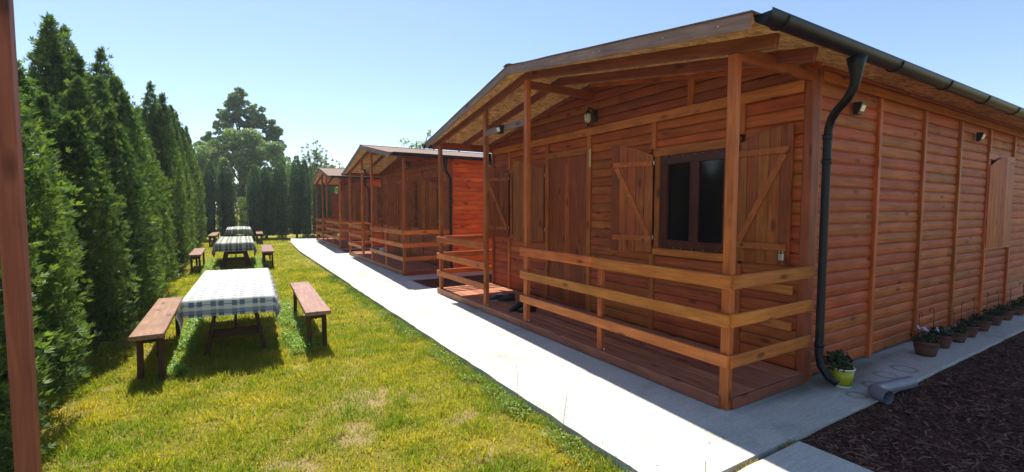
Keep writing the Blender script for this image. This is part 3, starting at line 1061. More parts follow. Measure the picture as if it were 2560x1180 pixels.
    # tie beams
    box('tie_beam', P, XP + .063, XW - .03, YN + .005, YN + .05, 2.735, 2.845, M['gable'], ORG)
    box('tie_beam', P, XP + .063, XW - .0, 5.095, 5.145, 3.165, 3.265, M['gable'], ORG)
    box('tie_beam', P, XP + .063, XW - .046, YF - .03, YF + .03, 2.725, 2.835, M['gable'], ORG)
    box('header_beam', P, XP - .0, XP + .04, 5.160, 6.230, 2.70, 2.785, M['fascia'], ORG)
    if True:
        solar_light(P, (XP - .002, 5.72, 2.66), 'x')
    # fascia boards (front), following the skewed front edge
    for s, ye in ((-1, YE0), (1, YE1)):
        ym = YR + s * .003
        h = .105
        beam('fascia_board', P, (xfront(ym), ym, ZR - h / 2 + .004), (xfront(ye), ye, ztop(ye) - h / 2 + .004), .028, h, M['fascia'], ORG)
        for q in (.12, .31, .52, .55, .78, .93):
            yn = YR + s * (abs(ye - YR)) * q
            m = Matrix.Translation(Vector((xfront(yn) - .0145, yn, ztop(yn) - .045)) - ORG) @ Matrix.Rotation(math.pi / 2, 4, 'Y')
            link('nail', MESH.setdefault('nail', lathe_mesh([(.0045, 0), (.005, .001), (.003, .003)], 6)), M['bolt'], P, m)
    # sheathing
    for s, ye in ((-1, YE0), (1, YE1)):
        ym = YR + s * .002
        for k, (xa, xb) in enumerate((((lambda y: xfront(y) + .016), 4.15), (4.153, 6.6), (6.603, 9.0), (9.003, XB + .15))):
            link('roof_panel', osb_piece(xa, xb, ym, ye + s * -.01), M['osb'], P)
    for s, ye in ((-1, YE0 - .02), (1, YE1 + .02)):
        link('roof_covering', roof_sheet_mesh(lambda y: xfront(y) - .022, XB + .17, YR + s * .001, ye, .012, .010, 14, .003, 3 + s), M['roofing'], P)
    # ridge cap
    me = make_mesh('ridge_cap', [Vector(v) - ORG for v in (
        (xfront(YR) - .03, YR - .09, ZR - .001 + .014), (xfront(YR) - .03, YR, ZR + .030), (xfront(YR) - .03, YR + .09, ZR - .001 + .014),
        (XB + .18, YR - .09, ZR + .013), (XB + .18, YR, ZR + .030), (XB + .18, YR + .09, ZR + .013))],
        [(0, 3, 4, 1), (1, 4, 5, 2), (0, 1, 2), (3, 5, 4), (0, 2, 5, 3)])
    link('ridge_cap', me, M['roofing'], P)
    # gutters
    g = link('gutter', gutter_mesh(2.93, XB + .15, 1.752, 2.850, .063, -1), M['black'], P)
    for x in (3.12, 4.9, 6.05, 7.2, 8.35, 9.5, 10.7, 11.9):
        pts = [(x, 1.752 + .068 * math.cos(t), 2.850 - .068 * math.sin(t)) for t in [math.pi * k / 10 for k in range(11)]]
        me = tube_mesh([Vector(p) - ORG for p in pts], .007, 6)
        link('bracket', me, M['black'], g)
    g2 = link('gutter', gutter_mesh(3.16, XB + .15, 8.515, 2.83, .07, 1), M['black'], P)
    # downpipe: funnel, swan neck, straight, shoe
    X0 = 4.20
    xd = 4.465
    pts = [(X0, 1.745, 2.78), (X0, 1.745, 2.73), (X0, 1.745, 2.62), (X0 + .01, 1.76, 2.56), (X0 + .06, 1.82, 2.49), (X0 + .15, 1.93, 2.43), (xd - .03, 2.01, 2.38),
           (xd, 2.045, 2.30), (xd, 2.05, 2.2), (xd, 2.05, 1.2), (xd, 2.05, .30), (xd, 2.03, .2), (xd + .01, 1.97, .11), (xd + .02, 1.90, .07)]
    rr = [.070, .056, .038] + [.034] * 11
    d = link('downpipe', tube_mesh([Vector(p) - ORG for p in pts], .048, 16, True, 'downpipe', rr), M['black'], P)
    for z in (2.20, .36, 1.99):
        m = Matrix.Translation(Vector((xd, 2.05, z)) - ORG)
        link('pipe_collar', MESH.setdefault('collar', lathe_mesh([(.035, 0), (.039, .004), (.039, .045), (.035, .05)], 16)), M['black'], d, m)
    # far side downpipe at the front corner
    pts = [(4.60, 8.515, 2.74), (4.60, 8.50, 2.6), (4.60, 8.28, 2.42), (4.60, 8.19, 2.3), (4.60, 8.19, .1)]
    link('downpipe', tube_mesh([Vector(p) - ORG for p in pts], .045, 12), M['black'], P)
    # ---- lantern by the door
    lx, ly, lz = XW - .16, 5.05, 2.90
    arm = [(XW - .03, ly, lz + .02), (XW - .08, ly, lz + .10), (XW - .14, ly, lz + .12), (lx, ly, lz + .07)]
    la = link('wall_lantern', tube_mesh([Vector(p) - ORG for p in arm], .012, 8), M['blackp'], P)
    m = Matrix.Translation(Vector((XW - .035, ly, lz + .01)) - ORG)
    link('lantern_plate', beam_mesh(.16, .09, .02), M['blackp'], la, m @ Matrix.Rotation(math.pi / 2, 4, 'Y'))
    m = Matrix.Translation(Vector((lx, ly, lz - .10)) - ORG)
    link('lantern_cap', MESH.setdefault('lcap', lathe_mesh([(.062, .13), (.05, .15), (.02, .175), (.012, .19)], 8)), M['blackp'], la, m)
    link('lantern_glass', MESH.setdefault('lglass', lathe_mesh([(.025, .0), (.045, .04), (.05, .10), (.046, .128)], 12)), M['lampglass'], la, m)
    link('lantern_base', MESH.setdefault('lbase', lathe_mesh([(.004, -.07), (.012, -.04), (.026, -.01), (.03, -.002)], 8)), M['blackp'], la, m)
    for k in range(4):
        a = k * math.pi / 2 + .4
        p0 = Vector((lx + .032 * math.cos(a), ly + .032 * math.sin(a), lz - .10)) - ORG
        p1 = Vector((lx + .056 * math.cos(a), ly + .056 * math.sin(a), lz + .03)) - ORG
        link('lantern_bar', tube_mesh([p0, p1], .004, 5), M['blackp'], la)
    return root

c1 = cabin('largest brown timber cabin in front, with open porch, black gutter and braced shutters', (3.30, 2.16, 0), (30, 0, 25, 135))
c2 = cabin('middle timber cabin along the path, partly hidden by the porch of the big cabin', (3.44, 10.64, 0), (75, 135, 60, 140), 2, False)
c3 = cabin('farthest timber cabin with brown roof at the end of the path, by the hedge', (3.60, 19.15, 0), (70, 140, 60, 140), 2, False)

# ------------------------------------------------------------------ things on the porch and by the wall
t = box('thermometer', None, XW - .062, XW - .046, 5.10, 5.135, 2.20, 2.46, M['cream'])
tag(t, 'slim pale yellow thermometer hanging right of the cabin door, under the lantern', 'thermometer')
# padlock hanging on the right shutter
lock = thing('padlock', 'small steel padlock hanging at the lower corner of the open right-hand window shutter', 'padlock', (XW - .08, 2.37, 1.15))
beam('lock_body', lock, (0, 0, -.03), (0, 0, .03), .02, .05, M['steel'])
link('shackle', tube_mesh([(0, -.016, .028), (0, -.016, .055), (0, 0, .072), (0, .016, .055), (0, .016, .028)], .005, 6), M['steel'], lock)

def shoe_mesh(L=.28, W=.095, boot=False):
    """lofted shoe, toe +X"""
    secs = []
    n = 12
    for i in range(n + 1):
        t = i / n
        x = -L / 2 + L * t
        w = W / 2 * (0.62 + 0.38 * math.sin(math.pi * min(1, max(0, (t - .05) / .95)) ** .8)) * (1 if t < .9 else (1 - (t - .9) * 6) ** .5 if t < 1 else .35)
        if t == 0: w *= .6
        h = (.115 if boot else .085) * (1 - max(0, t - .35) * 1.25) if t > .35 else (.115 if boot else .085)
        h = max(h, .025)
        secs.append((x, w, h))
    vs, fs = [], []
    seg = 10
    for (x, w, h) in secs:
        for k in range(seg):
            a = 2 * math.pi * k / seg
            yy = math.cos(a) * w
            zz = h / 2 + math.sin(a) * h / 2
            if math.sin(a) < -.3: zz = 0
            vs.append((x, yy, zz))
    for i in range(n):
        for k in range(seg):
            fs.append((i * seg + k, i * seg + (k + 1) % seg, (i + 1) * seg + (k + 1) % seg, (i + 1) * seg + k))
    fs += [tuple(range(seg - 1, -1, -1)), tuple(range(n * seg, (n + 1) * seg))]
    me = make_mesh('shoe', [(x, y, z) for x, y, z in vs], [f[::-1] for f in fs], True)
    return me
def shoe(loc, rz, label, trim=False, boot=False):
    s = thing('shoe', label, 'shoe', loc, rz, 'shoes left on the porch deck')
    link('upper', shoe_mesh(boot=boot), M['shoe'], s, Matrix.Translation((0, 0, .018)))
    vs = []
    n = 18
    out = []
    for k in range(n):
        a = 2 * math.pi * k / n
        out.append((math.cos(a) * .146, math.sin(a) * (.05 if math.cos(a) > 0 else .043)))
    me = make_mesh('sole', [(x, y, 0) for x, y in out] + [(x, y, .02) for x, y in out],
                   [tuple(range(n))[::-1], tuple(range(n, 2 * n))] + [(i, (i + 1) % n, n + (i + 1) % n, n + i) for i in range(n)])
    link('sole', me, M['shoe_grey'] if trim else M['shoe'], s)
    link('collar', tube_mesh([(-.09 + .05 * math.cos(a), .032 * math.sin(a), (.135 if boot else .104)) for a in [2 * math.pi * k / 12 for k in range(13)]], .009, 6, False),
         M['shoe_grey'] if trim else M['shoe'], s)
    link('lace', tube_mesh([(-.02, -.02, .09), (.0, .015, .088), (.02, -.018, .078), (.04, .014, .07)], .004, 5), M['shoe_grey'] if trim else M['shoe'], s)
shoe((3.62, 6.52, .1), 2.9, 'dark shoe with pale grey laces and collar beside the second porch post', True)
shoe((3.78, 6.42, .1), 2.7, 'dark shoe just behind the grey laced one on the porch deck', False)
shoe((3.55, 5.72, .1), 3.3, 'black shoe at the front of the shoe heap by the porch entrance', False, True)
shoe((3.62, 5.56, .1), 3.0, 'black boot in the middle of the shoe heap by the porch entrance', False, True)
shoe((3.80, 5.95, .1), 4.1, 'black boot lying behind the heap, nearest the sunlit deck', False, True)
shoe((3.92, 5.78, .1), 3.9, 'black shoe farthest back in the heap, nearest the door', False)

# grey drain pipe with elbow lying on the slab edge
pp = thing('drain_pipe', 'grey plastic drain pipe with an elbow lying on the slab edge by the mulch', 'pipe', (4.60, 1.66, .0))
e = [(0.06, .02, .06), (.03, .0, .062), (0, -.05, .062), (-.005, -.10, .062)]
pv = [Vector((.60, .19, .055)), Vector((.12, .035, .055))]
def hollow(pts, r, seg=20):
    me = tube_mesh(pts, r, seg, False)
    me2 = tube_mesh(pts[::-1], r * .93, seg, False)
    vs = [v.co.copy() for v in me.vertices]; fs = [tuple(p.vertices) for p in me.polygons]
    b = len(vs); n2 = len(me2.vertices)
    vs += [v.co.copy() for v in me2.vertices]; fs += [tuple(b + i for i in p.vertices) for p in me2.polygons]
    return make_mesh('pipe', vs, fs, True)
link('pipe_body', hollow([(.64, -.03, .03), (.06, .03, .05)], .052), M['pvc'], pp)
link('elbow', hollow([(.16, .022, .048), (.05, .02, .052), (-.01, -.02, .054), (-.035, -.10, .052)], .058), M['pvc'], pp)

def leaves_mesh(name, n, cx, cy, cz, rx, ry, rz, size, seed, droop=0.0, hollowf=0.0):
    r = np.random.default_rng(seed)
    d = r.normal(size=(n, 3)); d /= np.linalg.norm(d, axis=1)[:, None]
    rad = (hollowf + (1 - hollowf) * r.random(n)) ** .5
    c = d * rad[:, None] * np.array([rx, ry, rz]) + np.array([cx, cy, cz])
    nrm = d + r.normal(0, .6, (n, 3)); nrm /= np.linalg.norm(nrm, axis=1)[:, None]
    a = np.cross(nrm, r.normal(size=(n, 3))); a /= np.linalg.norm(a, axis=1)[:, None]
    b = np.cross(nrm, a)
    s = size * r.uniform(.6, 1.3, n)[:, None]
    V = np.stack([c - a * s, c - b * s * .45, c + a * s, c + b * s * .45], 1).reshape(-1, 3)
    F = np.arange(4 * n).reshape(-1, 4)
    return tri_mesh(name, V, F, np.repeat(r.random(n), 4))

# yellow-green bucket with a plant
bk = thing('bucket', 'yellow green plastic bucket with white rim holding a leafy plant by the downpipe', 'bucket', (4.68, 1.95, 0), 0, None, .82)
link('bucket_body', lathe_mesh([(.088, .02), (.095, .022), (.110, .20), (.104, .20), (.09, .05)], 28), M['lime'], bk)
link('bucket_base', lathe_mesh([(.085, 0), (.092, .002), (.094, .021), (.088, .024)], 28), M['white'], bk)
link('rim', tube_mesh([(.113 * math.cos(a), .113 * math.sin(a), .205) for a in [2 * math.pi * k / 28 for k in range(29)]], .008, 8, False), M['white'], bk)
link('soil', lathe_mesh([(.02, .165), (.102, .168), (.101, .172), (.0, .18)], 20), M['soil'], bk)
link('foliage', leaves_mesh('foliage', 420, -.05, .02, .28, .17, .13, .12, .028, 3), M['potleaf'], bk)

# row of clay pots with plants and bent rods
POT = lathe_mesh([(.085, 0), (.10, .003), (.125, .10), (.132, .16), (.140, .162), (.142, .19), (.130, .19), (.122, .15)], 26)
pots = [(6.47, 1.90, 1.08, 'white and violet flowers', 'nearest of the row'), (7.00, 1.93, 1.0, 'dense dark leaves', 'second in the row'), (7.46, 1.90, .80, 'one pink flower', 'third in the row'),
        (7.88, 1.92, .95, 'dark drooping leaves', 'fourth in the row'), (8.42, 1.93, .95, 'spreading dark leaves', 'fifth in the row'), (8.98, 1.94, .95, 'low dark leaves', 'sixth in the row'),
        (9.55, 1.95, .95, 'pale flecks among the leaves', 'seventh in the row'), (10.15, 1.95, .95, 'tall dark leaves', 'eighth in the row'), (10.8, 1.95, .95, 'a few white flowers', 'ninth in the row')]
for i, (x, y, s, what, which) in enumerate(pots):
    t = thing('flower_pot', 'clay pot with %s, %s along the cabin wall' % (what, which), 'flower pot', (x, y, 0), i * .7, 'clay flower pots along the side wall', s * .78)
    link('pot', POT, M['terra'], t)
    link('soil', MESH.setdefault('potsoil', lathe_mesh([(.02, .15), (.124, .155), (.122, .16), (.0, .165)], 20)), M['soil'], t)
    link('foliage', leaves_mesh('foliage', 260, 0, 0, .22, .16, .16, .09, .026, 20 + i), M['potleaf'], t)
    fl = {0: ('flw', 7), 2: ('flp', 3), 6: ('flp', 2), 8: ('flw', 3)}.get(i)
    if fl:
        r = random.Random(i)
        for k in range(fl[1]):
            a, q = r.uniform(0, 6.28), r.uniform(.02, .12)
            vs, fs = [(0, 0, .004)], []
            for j in range(5):
                b0 = 2 * math.pi * j / 5
                for db, rr_ in ((-.3, .028), (.0, .036), (.3, .028)):
                    vs.append((rr_ * math.cos(b0 + db), rr_ * math.sin(b0 + db), .014))
                fs.append((0, 1 + j * 3, 2 + j * 3, 3 + j * 3))
            m = Matrix.Translation((q * math.cos(a), q * math.sin(a), .30 + r.uniform(0, .05))) @ Matrix.Rotation(r.uniform(.5, 1.2), 4, 'X') @ Matrix.Rotation(a, 4, 'Z')
            link('flower', make_mesh('flower', vs, fs), M[fl[0]] if k % 3 or i else M['flv'], t, m)
    # bent rod with hook, standing in the pot near the wall
    hh = .50 + .02 * (i % 3)
    cpts = [(.02, .09, .1), (.02, .09, hh)] + [(.02 + .045 - .045 * math.cos(a), .09, hh + .045 * math.sin(a)) for a in [math.pi * k / 8 for k in range(1, 9)]] + [(.11, .09, hh - .03)]
    c = link('hooked_rod', tube_mesh(cpts, .005, 6), M['cane'], t)
    c.matrix_local = Matrix.Rotation(-i * .7 + [0, .9, 1.2, .2, .5, .1, .6, .2, .9][i], 4, 'Z')

# small white pot on the porch of cabin 2, seen through its rails
t = thing('small_tub', 'small white tub standing on the porch of the second cabin behind its rails', 'tub', (4.25, 15.3, .1))
link('tub_body', lathe_mesh([(.09, 0), (.10, .002), (.13, .20), (.125, .2), (.1, .03)], 20), M['white'], t)

# ------------------------------------------------------------------ tables with cloths, benches
def picnic_table(x0, x1, y0, y1, zt, label, x2=None):
    """x0,x1 near edge; y0,y1. legs are splayed boards under both ends"""
    cx = (x0 + x1) / 2
    t = thing('garden_table', label, 'table', (cx, (y0 + y1) / 2, GZ), 0, 'garden tables on the grass')
    w, L, h = x1 - x0 - .03, y1 - y0 - .20, zt - GZ
    for k in range(5):
        xa = -w / 2 + w * k / 5
        box('top_board', t, xa, xa + w / 5 - .006, -L / 2, L / 2, h - .035, h - .006, M['bench'])
    for yy in (-L / 2 + .42, L / 2 - .42):
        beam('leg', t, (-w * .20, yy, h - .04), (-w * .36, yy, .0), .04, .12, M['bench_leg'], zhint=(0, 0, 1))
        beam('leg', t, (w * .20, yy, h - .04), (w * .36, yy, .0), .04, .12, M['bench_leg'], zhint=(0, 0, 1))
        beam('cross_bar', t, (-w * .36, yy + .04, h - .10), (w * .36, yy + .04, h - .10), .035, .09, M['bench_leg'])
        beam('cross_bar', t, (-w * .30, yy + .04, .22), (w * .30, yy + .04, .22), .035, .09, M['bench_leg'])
    beam('stretcher', t, (0, -L / 2 + .46, .24), (0, L / 2 - .46, .24), .03, .09, M['bench_leg'])
    return t

def tablecloth(x0, x1, y0, y1, zt, skew, hang, mat, label, seed, slope=0.0):
    W, L = x1 - x0, y1 - y0
    nu, nv = 44, 70
    cx, cy = (x0 + x1) / 2, (y0 + y1) / 2
    r = random.Random(seed)
    ph = [r.uniform(0, 6.28) for _ in range(6)]
    V, UV, HEM = [], [], []
    tu, tv = W + 2 * hang, L + 2 * hang
    for j in range(nv + 1):
        v = -tv / 2 + tv * j / nv
        for i in range(nu + 1):
            u = -tu / 2 + tu * i / nu
            ex = max(0, abs(u) - W / 2); ey = max(0, abs(v) - L / 2)
            sx = 1 if u > 0 else -1; sy = 1 if v > 0 else -1
            px = min(abs(u), W / 2) * sx; py = min(abs(v), L / 2) * sy
            e = max(ex, ey) + .80 * min(ex, ey)
            fold = math.sin(u * 17 + ph[0]) * .010 * min(1, ey / .1) + math.sin(v * 14 + ph[1]) * .012 * min(1, ex / .1)
            oxx = ex * .30 + (fold if ex > 0 else 0)
            oyy = ey * .28 + (fold if ey > 0 else 0)
            cut = min(ex, ey)
            oxx -= cut * .18; oyy -= cut * .10
            z = zt + .003 - e * .94
            if ex == 0 and ey == 0:
                z += .0022 * math.sin(u * 13 + v * 5 + ph[2]) * math.sin(v * 7 - u * 4 + ph[3]) + .0024
            yy = py + sy * oyy
            xx = px + sx * oxx + skew * py
            V.append((xx, yy + slope * px, z - zt))
            UV.append((u, v))
            HEM.append(min(tv / 2 - abs(v), tu / 2 - abs(u)))
    F = [(j * (nu + 1) + i, j * (nu + 1) + i + 1, (j + 1) * (nu + 1) + i + 1, (j + 1) * (nu + 1) + i) for j in range(nv) for i in range(nu)]
    me = make_mesh('tablecloth', V, F, True)
    uvl = me.uv_layers.new(name='UVMap')
    for li, l in enumerate(me.loops):
        uvl.data[li].uv = UV[l.vertex_index]
    a = me.attributes.new('hem', 'FLOAT', 'POINT')
    a.data.foreach_set('value', HEM)
    o = link('tablecloth', me, mat)
    o.location = (cx, cy, zt)
    tag(o, label, 'tablecloth', 'tablecloths on the garden tables')
    return o

T1 = (-.43, .41, 5.67, 8.25)
picnic_table(*T1, .645, 'nearest garden table on dark splayed legs, under the white cloth with blue checks')
tablecloth(*T1, .66, .035, 0.19, M['cloth'], 'white tablecloth with blue square checks on the nearest table', 1, -.15)
T2 = (-.42, .49, 14.8, 18.0)
picnic_table(*T2, .645, 'middle one of the three garden tables, under a grey checked cloth')
tablecloth(*T2, .66, .015, .25, M['cloth2'], 'grey and white checked tablecloth on the middle table', 2)
T3 = (-.27, .72, 24.5, 28.3)
picnic_table(*T3, .645, 'farthest garden table near the end hedge, under a greenish cloth')
tablecloth(*T3, .66, .015, .25, M['cloth2'], 'greenish checked tablecloth on the farthest table', 3)

def bench(x0, x1, y0, y1, rz, label, h=.42):
    t = thing('garden_bench', label, 'bench', ((x0 + x1) / 2, (y0 + y1) / 2, GZ), rz, 'plank benches beside the tables')
    w, L = x1 - x0, y1 - y0
    H = h - GZ
    box('seat', t, -w / 2, w / 2, -L / 2, L / 2, H - .042, H, M['bench'])
    for yy in (-L / 2 + .22, L / 2 - .22):
        for s in (-1, 1):
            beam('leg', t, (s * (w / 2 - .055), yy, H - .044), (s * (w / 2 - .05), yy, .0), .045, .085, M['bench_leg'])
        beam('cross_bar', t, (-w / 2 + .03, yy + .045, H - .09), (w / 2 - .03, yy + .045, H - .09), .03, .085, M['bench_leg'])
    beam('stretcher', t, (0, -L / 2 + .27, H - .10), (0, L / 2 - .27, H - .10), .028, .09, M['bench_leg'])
    return t
bench(-.865, -.60, 5.38, 7.52, .005, 'nearest left bench, reddish brown plank seat between the hedge and the checked table')
bench(.705, .98, 5.62, 8.04, -.03, 'nearest right bench, brown plank seat on the side of the path')
bench(-1.01, -.73, 14.2, 16.55, .0, 'middle left bench beside the hedge, left of the grey clothed table')
bench(.70, 1.0, 14.35, 17.05, -.03, 'middle right bench between the grey clothed table and the path')
bench(-.94, -.63, 23.9, 27.4, -.02, 'farthest left bench beside the hedge, by the farthest table')
bench(.96, 1.25, 24.7, 28.6, -.03, 'farthest right bench in front of the end hedge')

# ------------------------------------------------------------------ near post at the left edge
pl = box('wooden_post', None, -.657, -.602, 2.15, 2.205, GZ - .2, 3.2, M['pole'])
tag(pl, 'tall reddish brown wooden post close to the viewer at the left edge', 'post')

# ------------------------------------------------------------------ conifers
def spray_mesh(name, H, Rm, n, size, seed, trunk_gap=0.15, NS=5, top=0.35, pw=.75):
    """columnar conifer crown: many flat fan sprays on a lumpy column, base at z=0"""
    r = np.random.default_rng(seed)
    z = r.random(n) ** .92
    th = r.uniform(0, 2 * np.pi, n)
    # several stems of unequal height share one foot, which makes the ragged top
    so = np.concatenate([[[0, 0]], r.normal(0, .34, (NS - 1, 2))]) * Rm
    sh_ = np.concatenate([[1.0], r.uniform(.72, .97, NS - 1)])
    sr = np.concatenate([[.72], r.uniform(.5, .68, NS - 1)])
    st = r.integers(0, NS, n)
    prof = np.minimum(1.0, ((1 - z) / top) ** pw) * (0.82 + .18 * np.minimum(1, z / .12))
    P2 = np.stack([np.cos(th) * 1.2 + st * 3.1, np.sin(th) * 1.2, z * H * .45], 1)
    lump = vnoise(P2, .6, seed) * .5 + vnoise(np.stack([np.cos(th) * 2.5 + st, np.sin(th) * 2.5, z * H * 1.8], 1), .9, seed + 1) * .5
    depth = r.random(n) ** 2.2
    rad = Rm * sr[st] * prof * (.66 + .72 * lump) * (1 - .38 * depth) + r.normal(0, .016, n)
    stick = (r.random(n) < .07) * r.random(n) * .11
    rad = rad + stick
    # a few leaders sticking out at the tip
    c = np.stack([so[st, 0] * (1 - .3 * z) + rad * np.cos(th), so[st, 1] * (1 - .3 * z) + rad * np.sin(th), trunk_gap + z * sh_[st] * (H - trunk_gap) + (z > .97) * r.random(n) * .12], 1)
    out = np.stack([np.cos(th), np.sin(th), np.zeros(n)], 1)
    upv = np.array([0, 0, 1.0])
    tilt = r.uniform(.25, 1.15, n) + z * .5
    d = out * np.cos(tilt)[:, None] + upv * np.sin(tilt)[:, None] + r.normal(0, .28, (n, 3))
    d /= np.linalg.norm(d, axis=1)[:, None]
    nr = np.cross(d, r.normal(size=(n, 3))); nr /= np.linalg.norm(nr, axis=1)[:, None]
    s = np.cross(nr, d)
    L = size * r.uniform(.55, 1.35, n)
    K = 4
    VV, SH = [], []
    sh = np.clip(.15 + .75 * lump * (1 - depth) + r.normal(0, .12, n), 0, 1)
    for k in range(K):
        ang = (-.75, -.25, .28, .8)[k] + r.normal(0, .15, n)
        dd = d * np.cos(ang)[:, None] + s * np.sin(ang)[:, None]
        ss = np.cross(nr, dd)
        ll = L * (1 - .35 * abs(ang))
        w = ll * .12
        p0 = c
        p1 = c + dd * (ll * .55)[:, None] + ss * w[:, None]
        p2 = c + dd * ll[:, None] + nr * (L * .08)[:, None]
        p3 = c + dd * (ll * .55)[:, None] - ss * w[:, None]
        VV.append(np.stack([p0, p1, p2, p3], 1)); SH.append(sh)
    V = np.concatenate(VV).reshape(-1, 3)
    SHv = np.repeat(np.concatenate(SH), 4)
    F = np.arange(len(V)).reshape(-1, 4)
    # inner body of dense twigs
    m, q = 18, 14
    cv, cf = [], []
    for i in range(m + 1):
        zz = i / m
        pr = min(1.0, ((1 - zz) / top) ** .62) * (0.82 + .18 * min(1, zz / .12)) * Rm * .52
        for k in range(q):
            a = 2 * math.pi * k / q
            cv.append((pr * math.cos(a), pr * math.sin(a), trunk_gap + zz * (H - trunk_gap) * .88))
    b = len(V)
    for i in range(m):
        for k in range(q):
            cf.append((b + i * q + k, b + i * q + (k + 1) % q, b + (i + 1) * q + (k + 1) % q, b + (i + 1) * q + k))
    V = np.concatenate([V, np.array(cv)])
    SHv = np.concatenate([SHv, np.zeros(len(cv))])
    F = np.concatenate([F, np.array(cf)])
    return tri_mesh(name, V, F, SHv)

TRUNK = tube_mesh([(0, 0, -.1), (0, 0, .5), (.01, 0, 1.2), (0, .01, 2.1)], .05, 8, True, 'trunk', [.065, .055, .045, .02])
near_var = [spray_mesh('crown', 3.0, .48, 21000, .060, 100 + k) for k in range(5)]
tall_var = [spray_mesh('crown', 4.0, .46, 17000, .070, 200 + k, top=.50) for k in range(4)]
far_var = [spray_mesh('crown', 4.0, .56, 9000, .085, 300 + k, NS=2, top=.26, pw=.5) for k in range(3)]
def conifer(me, mat, x, y, H, H0, wid, rz, label, group, lean=0.0):
    t = thing('arborvitae', label, 'conifer', (x, y, GZ), rz, group)
    c = link('crown', me, mat, t)
    c.scale = (wid, wid, H / H0)
    c.rotation_euler = (r_.uniform(-.03, .03), r_.uniform(-.03, .03), 0)
    link('trunk', TRUNK, M['bark'], t)
    return t
r_ = random.Random(3)
ORD = ['first', 'second', 'third', 'fourth', 'fifth', 'sixth', 'seventh', 'eighth', 'ninth', 'tenth', 'eleventh', 'twelfth', 'thirteenth', 'fourteenth',
       'fifteenth', 'sixteenth', 'seventeenth', 'eighteenth', 'nineteenth', 'twentieth', 'twenty-first', 'twenty-second', 'twenty-third', 'twenty-fourth', 'twenty-fifth', 'twenty-sixth', 'twenty-seventh', 'twenty-eighth']
ys = []
y = 3.75
while y < 28.5:
    ys.append(y); y += 1.06 if y < 12 else 1.12
for i, y in enumerate(ys):
    tallf = min([(abs(y - q), h_) for q, h_ in ((10.6, 4.1), (14.0, 4.6), (17.9, 4.9), (21.7, 5.0), (24.5, 5.0))])
    if tallf[0] < .56: H = tallf[1]
    elif y < 12: H = 2.75 + .022 * (y - 4) * 4 + r_.uniform(-.28, .28)
    else: H = 3.55 + .055 * (y - 12) + r_.uniform(-.25, .3)
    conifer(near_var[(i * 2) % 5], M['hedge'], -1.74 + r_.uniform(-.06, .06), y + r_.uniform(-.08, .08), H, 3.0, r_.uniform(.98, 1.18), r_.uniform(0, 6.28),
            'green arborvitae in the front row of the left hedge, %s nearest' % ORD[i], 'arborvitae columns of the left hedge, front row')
tall = [(3.2, 3.0), (4.3, 3.1), (5.4, 3.2), (6.5, 3.3), (7.7, 3.35), (8.9, 3.6), (10.15, 4.6), (11.7, 4.85), (13.0, 4.1), (14.6, 4.4), (16.2, 4.3), (18.0, 4.6), (19.8, 4.7), (21.6, 4.8), (23.5, 4.9), (25.5, 5.0), (27.4, 4.9)]
for i, (y, H) in enumerate(tall):
    conifer(tall_var[(i * 3) % 4], M['hedge'], -2.45 + r_.uniform(-.1, .1), y, H, 4.0, r_.uniform(1.15, 1.4), r_.uniform(0, 6.28),
            'tall dark arborvitae in the back row of the left hedge, %s nearest' % ORD[i], 'taller arborvitae behind the left hedge')
back = [(-1.05, 3.95, .85), (-.18, 4.1, 1.0), (.90, 3.9, .85), (1.52, 3.8, .9), (2.27, 4.05, 1.0), (3.0, 4.5, .9), (3.55, 4.25, .75), (4.15, 3.75, .9), (4.75, 3.7, .8), (5.6, 3.9, .9), (6.5, 3.9, .9), (7.4, 4.0, .9)]
for i, (x, H, w) in enumerate(back):
    yy = 28.9 + (.25 if i % 2 else 0)
    conifer(far_var[i % 3], M['hedge_far'], x * yy / 28.0, yy, H + .05, 4.0, w, r_.uniform(0, 6.28),
            'dark arborvitae in the end hedge across the lawn, %s from the left' % (ORD[i] if i else 'first'), 'arborvitae columns of the end hedge')

# ------------------------------------------------------------------ broadleaf trees
def clump_tree(name, clumps, n_per, size, seed, flat=.8):
    """leaf mass made of many leaf-sized faces grouped in tufts. clumps: list of (x,y,z,r)"""
    r = np.random.default_rng(seed)
    Vs, Ss = [], []
    for (x, y, z, rad) in clumps:
        n = int(n_per * rad * rad)
        d = r.normal(size=(n, 3)); d /= np.linalg.norm(d, axis=1)[:, None]
        q = (.35 + .65 * r.random(n)) ** .6
        c = d * (q * rad)[:, None] * np.array([1, 1, flat]) + np.array([x, y, z])
        nn = d + r.normal(0, .7, (n, 3)) + np.array([0, 0, .4]); nn /= np.linalg.norm(nn, axis=1)[:, None]
        a = np.cross(nn, r.normal(size=(n, 3))); a /= np.linalg.norm(a, axis=1)[:, None]
        b = np.cross(nn, a)
        s = size * r.uniform(.5, 1.4, n)[:, None]
        Vs.append(np.stack([c - a * s, c - b * s * .5, c + a * s, c + b * s * .5], 1).reshape(-1, 3))
        Ss.append(np.repeat(np.clip(r.random(n) * .7 + .3 * r.random() + .1, 0, 1), 4))
    V = np.concatenate(Vs); F = np.arange(len(V)).reshape(-1, 4)
    return tri_mesh(name, V, F, np.concatenate(Ss))

def tree(name, label, loc, H, crown, limbs, mat, n_per, size, seed, tr=.18, kindcat='tree'):
    t = thing(name, label, kindcat, loc)
    link('trunk', tube_mesh([(0, 0, -.2), (.05, 0, H * .3), (0, .05, H * .6), (.05, 0, H * .92)], tr, 8, True, 'trunk', [tr * 1.3, tr, tr * .7, tr * .15]), M['bark'], t)
    for (p, q) in limbs:
        m = (Vector(p) + Vector(q)) / 2 + Vector((0, 0, .15))
        link('limb', tube_mesh([p, m, q], .05, 6, True, 'limb', [tr * .45, tr * .3, tr * .1]), M['bark'], t)
    link('crown', clump_tree('crown', crown, n_per, size, seed), mat, t)
    return t

